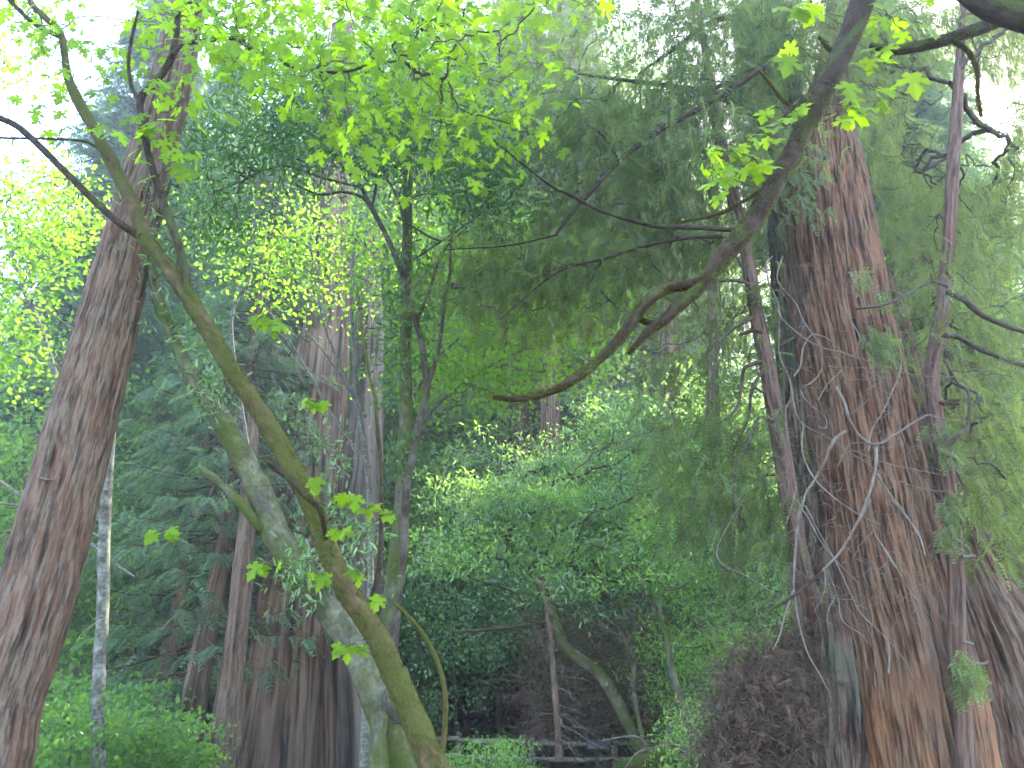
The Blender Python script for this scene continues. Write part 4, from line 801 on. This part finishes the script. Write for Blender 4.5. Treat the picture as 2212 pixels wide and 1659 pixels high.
row('conB', 'young_redwood', [(2160, 17, .8), (2330, 15, .9), (2050, 24, 1.)], 'drooping young conifer right of the massive redwood', 'young conifers at the right edge')
row('tallA', 'broadleaf_tree', [(520, 35, 1.0), (760, 36, 1.25), (930, 33, 1.2), (1340, 44, 1.3), (120, 44, 1.15), (620, 44, 1.5), (290, 48, 1.2), (1040, 46, 1.5), (2260, 30, 1.), (1500, 42, 1.2)], 'towering broadleaf tree closing the view behind the canopy', 'towering trees behind the canopy')
row('tallC', 'redwood_tree', [(640, 40, .9), (1030, 42, .9), (1240, 38, .85), (1940, 29, .9), (2330, 27, .85), (1450, 36, .85), (1600, 41, .95), (2330, 22, .8), (-40, 40, .75), (2300, 42, .9), (860, 44, 1.), (1180, 46, 1.1), (1310, 37, 1.15), (1130, 34, 1.05), (60, 33, .85), (-60, 27, .85), (250, 42, 1.05)], 'towering dark redwood far behind the leafy canopy', 'towering redwoods behind the canopy')
row('shrub', 'green_shrub', [(120, 12, 1.), (200, 13.5, .9), (290, 13, .9), (360, 14, .8), (60, 14, 1.1), (140, 16, 1.2), (260, 17, 1.1)], 'low lime-green shrub around the foot of the pale alder', 'lime shrubs at the lower left')
row('shrubD', 'laurel_shrub', [(1040, 12.5, .62), (1090, 13.5, .6), (930, 13, .5)], 'leafy laurel sprout with upright fresh shoots right of the leaning trunks', 'laurel sprouts right of the leaning trunks')
row('shrubD', 'laurel_shrub', [(1560, 12, .8), (1620, 13, .9), (1500, 18, 1.)], 'leafy laurel sprout behind the brown brush heap', 'laurel sprouts by the brush heap')

# far wood: one mass on the upper slope
rng = np.random.default_rng(77); n = 240
fx = rng.uniform(-75, 75, n); fy = rng.uniform(58, 112, n); fz = H(fx, fy)
cc = []
for k in range(n):
    m_ = 60; d = nrm(rng.normal(0, 1, (m_, 3)))*np.cbrt(rng.uniform(.2, 1, m_))[:, None]; hh = rng.uniform(7, 14)
    taper = 1-.5*(d[:, 2:3]+1)/2*(k % 2); cc.append(np.concatenate([d[:, :2]*4.2*taper, d[:, 2:]*hh*.55], 1)+[fx[k], fy[k], fz[k]+hh*.55])
cc = np.vstack(cc)
fw = leafmesh('far_wood', [scatter(rng, TR, cc, 7, (1., 1., .7), .85, .4, tipn=1, upn=.6)], M['far_green'], None, rng)
tag(fw, 'hazy mass of far trees covering the upper slope', kind='stuff')

# ------------------------------------------------------------------ brush heap, undergrowth, log, fence, sign
rng = np.random.default_rng(15)
bb = P(1680, 1659, 8.0); bh = empty('brush_heap', (bb[0], 8.0, float(H(bb[0], 8.))), 'brown heap of dead redwood twigs and needles at the foot of the massive redwood', 'brush')
cen = regions(rng, [(1658, 1560, 70, 130, 7.4, 8.2, 190), (1630, 1500, 55, 80, 7.4, 8.2, 45), (1712, 1420, 22, 80, 8.0, 8.4, 30), (1610, 1600, 60, 80, 7.4, 8.2, 70), (1580, 1650, 50, 60, 7.4, 8.2, 40), (1650, 1800, 120, 140, 7.4, 8.2, 200)])
cen = cen[vn(cen*3.2, 8) > .36]; sets = [scatter(rng, TSP, cen, 9, .13, .11, .4, tipb=(-.1, -.1, -1.2), tipn=.9, upb=(0, -1, .3), upn=.7)]
leafmesh('dead_foliage', sets, M['dead_leaf'], bh, rng)
n = 300; A = cen[rng.integers(0, len(cen), n)]+rng.normal(0, .10, (n, 3)); a = rng.normal(0, 1, (n, 3)); a[:, 0] -= .6; a[:, 2] += .2
tubemesh('dead_twigs', [edge_tubes(A, A+nrm(a)*rng.uniform(.3, .9, (n, 1)), np.full(n, .004), np.full(n, .0015), rng, 3, 5, .08)], M['dead'], bh)
n = 3000; A = cen[rng.integers(0, len(cen), n)]+rng.normal(0, .12, (n, 3)); a = rng.normal(0, 1, (n, 3)); a[:, 2] -= .5; B_ = A+nrm(a)*rng.uniform(.15, .6, (n, 1))
tubemesh('dead_twigs', [edge_tubes(A, B_, np.full(n, .004), np.full(n, .0018), rng, 3, 4, .09)], M['twig'], bh)

log = empty('fallen_log', P(1450, 1640, 13), 'moss-covered fallen log lying at the bottom right of centre', 'log')
C, R = traced([(1330, 1662, 22), (1370, 1652, 30), (1430, 1638, 34), (1490, 1632, 34), (1560, 1640, 34), (1640, 1668, 34)], 13); t = tube(C, R, 26, .04, rough=.015, lump=.08, seed=160)
tubemesh('bark', [t], M['moss'], log); leafmesh('moss', [tufts(*t[5], 9000, rng, .025)], M['fern'], log, rng)
for k, l in enumerate(([(1350, 1660, 4), (1380, 1625, 5), (1440, 1610, 5), (1470, 1615, 4), (1500, 1650, 5), (1540, 1680, 5)], [(1430, 1610, 4), (1450, 1580, 4), (1440, 1540, 3), (1475, 1500, 3)], [(1470, 1612, 4), (1520, 1640, 5), (1560, 1659, 6)], [(1300, 1600, 3), (1370, 1590, 4), (1400, 1610, 4)])):
    C, R = traced(l, 12.2); e = tubemesh('fallen_branch', [tube(C, R, 7, .05, lump=.2, seed=165+k)], M['dead'])
    tag(e, ['bleached fallen branch arching over the mossy log', 'bent grey twig standing up from the mossy log', 'forked pale branch at the right end of the mossy log', 'pale twig lying left of the mossy log'][k], 'branch', 'bleached branches around the log')
fence = empty('rail_fence', P(1250, 1650, 23), 'low weathered split-rail fence crossing the clearing at the bottom', 'fence')
fp = [(900, 1640), (990, 1640), (1150, 1636), (1327, 1632), (1430, 1628), (1560, 1626)]
for px, py in fp:
    b = P(px, py, 23); g = float(H(b[0], 23)); tubemesh('post', [tube([[b[0], 23, g-.2], [b[0], 23, g+.5], [b[0]+.01, 23, g+.95]], [.085, .085, .08], 10, .1, rough=.012, seed=170+px)], M['rail'], fence)
for a, c in zip(fp[:-1], fp[1:]):
    for dz in (.38, .78):
        A = P(a[0], a[1], 23); B_ = P(c[0], c[1], 23); A[2] = float(H(A[0], 23))+dz; B_[2] = float(H(B_[0], 23))+dz+rng.normal(0, .04)
        A[1] = B_[1] = 22.93
        tubemesh('rail', [tube([A, (A+B_)/2-[0, 0, .03], B_], [.06, .07, .06], 8, .2, rough=.01, seed=180)], M['rail'], fence)
sg = empty('information_sign', P(1290, 1640, 22), 'small tilted pale interpretive panel on a post behind the fence', 'sign')
b = P(1289, 1608, 22); w2, h2 = .62, .36
def boxm(c, sx, sy, sz, rx=0):
    v = np.array([(x, y, z) for x in (-1, 1) for y in (-1, 1) for z in (-1, 1)])*np.array([sx, sy, sz])/2
    cr, sr = math.cos(rx), math.sin(rx); v = np.stack([v[:, 0], v[:, 1]*cr-v[:, 2]*sr, v[:, 1]*sr+v[:, 2]*cr], 1)+c
    return v, np.array([(0, 1, 3, 2), (4, 6, 7, 5), (0, 4, 5, 1), (2, 3, 7, 6), (0, 2, 6, 4), (1, 5, 7, 3)])
mesh('panel', [boxm(b, .52, .36, .03, math.radians(35))], M['sign'], sg); mesh('frame', [boxm(b-[0, 0, .03], .56, .40, .03, math.radians(35))], M['post'], sg)
mesh('post', [boxm([b[0], 22.05, b[2]-.5], .09, .09, .9)], M['post'], sg)

# tangle of bare twigs in the dark hollow
rng = np.random.default_rng(33); n = 1500; A = PV(rng.uniform(1130, 1600, n), rng.uniform(1340, 1600, n), rng.uniform(17, 22, n)); A[:, 2] = np.maximum(A[:, 2], H(A[:, 0], A[:, 1])); a = rng.normal(0, 1, (n, 3)); a[:, 2] = a[:, 2]*.7-.1
tag(tubemesh('bare_brush', [edge_tubes(A, A+nrm(a)*rng.uniform(.4, 1.6, (n, 1)), np.full(n, .012), np.full(n, .004), rng, 3, 4, .09)], M['twig']), 'tangle of bare grey-brown twigs in the dark hollow under the thicket', kind='stuff')
# ground cover and litter
def onground(n, x0, x1, y0, y1):
    x = rng.uniform(x0, x1, n); y = rng.uniform(y0, y1, n); return np.stack([x, y, H(x, y)], 1)
p = onground(2600, -1, 9, 21, 31); p = p[vn(p*.5, 4) > .5]
tag(leafmesh('ground_cover', [scatter(rng, TO, p+[0, 0, .05], 14, (.16, .16, .05), .07, .3, tipn=1, upn=.3)], M['sorrel'], None, rng), 'low green sorrel carpet on the forest floor', kind='stuff')
p = onground(9000, -16, 12, 12, 34)
tag(leafmesh('leaf_litter', [scatter(rng, TSP, p+[0, 0, .07], 2, (.1, .1, .04), .28, .4, tipn=1, upn=.5)], M['dead_leaf'], None, rng), 'red-brown fallen redwood sprays covering the floor', kind='stuff')
# ferns
fn = []
for k, (px, Y, s) in enumerate([(985, 20, 1.), (1050, 21, 1.1), (1100, 24, 1.2), (930, 22, 1.), (1150, 28, 1.3), (1000, 26, 1.2), (1330, 21, .9), (1240, 27, 1.1)]):
    x = xg(px, Y); n = 16; a = rng.uniform(0, 6.28, n); c = np.array([[x, Y, float(H(x, Y))+.05]]*n)
    e = leafmesh('fern', [place(T_spray(14, .22, .03, .7, 9), c, np.stack([np.cos(a), np.sin(a), rng.uniform(.6, 1.4, n)], 1), np.tile([[0, 0, 1.]], (n, 1)), s*rng.uniform(.7, 1., n)) + (14*2*4+3, rng.uniform(0, 1, n))], M['fern'], None, rng)
    tag(e, 'arching green fern on the shaded bank under the thicket', 'fern', 'ferns on the shaded bank')

# ------------------------------------------------------------------ the air between the trees
m = bpy.data.materials.new('haze'); m.use_nodes = True; nt = m.node_tree
for n_ in list(nt.nodes):
    if n_.type == 'BSDF_PRINCIPLED': nt.nodes.remove(n_)
pv = nt.nodes.new('ShaderNodeVolumePrincipled'); pv.inputs['Color'].default_value = (.88, .97, 1., 1)
pv.inputs['Density'].default_value = .0022; pv.inputs['Anisotropy'].default_value = .6
nt.links.new(pv.outputs[0], nt.nodes['Material Output'].inputs['Volume'])
hz = mesh('haze', [boxm([0, 47.5, 30], 234, 149, 64)], m); tag(hz, 'thin bluish haze between the trees', kind='stuff')

# parts nobody could count are marked as masses
for o in bpy.data.objects:
    if o.parent is not None and o.name.split('.')[0] in ('twigs', 'shoots', 'fine_twigs', 'dead_twigs', 'limbs', 'moss', 'leaves', 'fresh_leaves', 'foliage', 'sprigs', 'dead_foliage', 'crown'): o['kind'] = 'stuff'
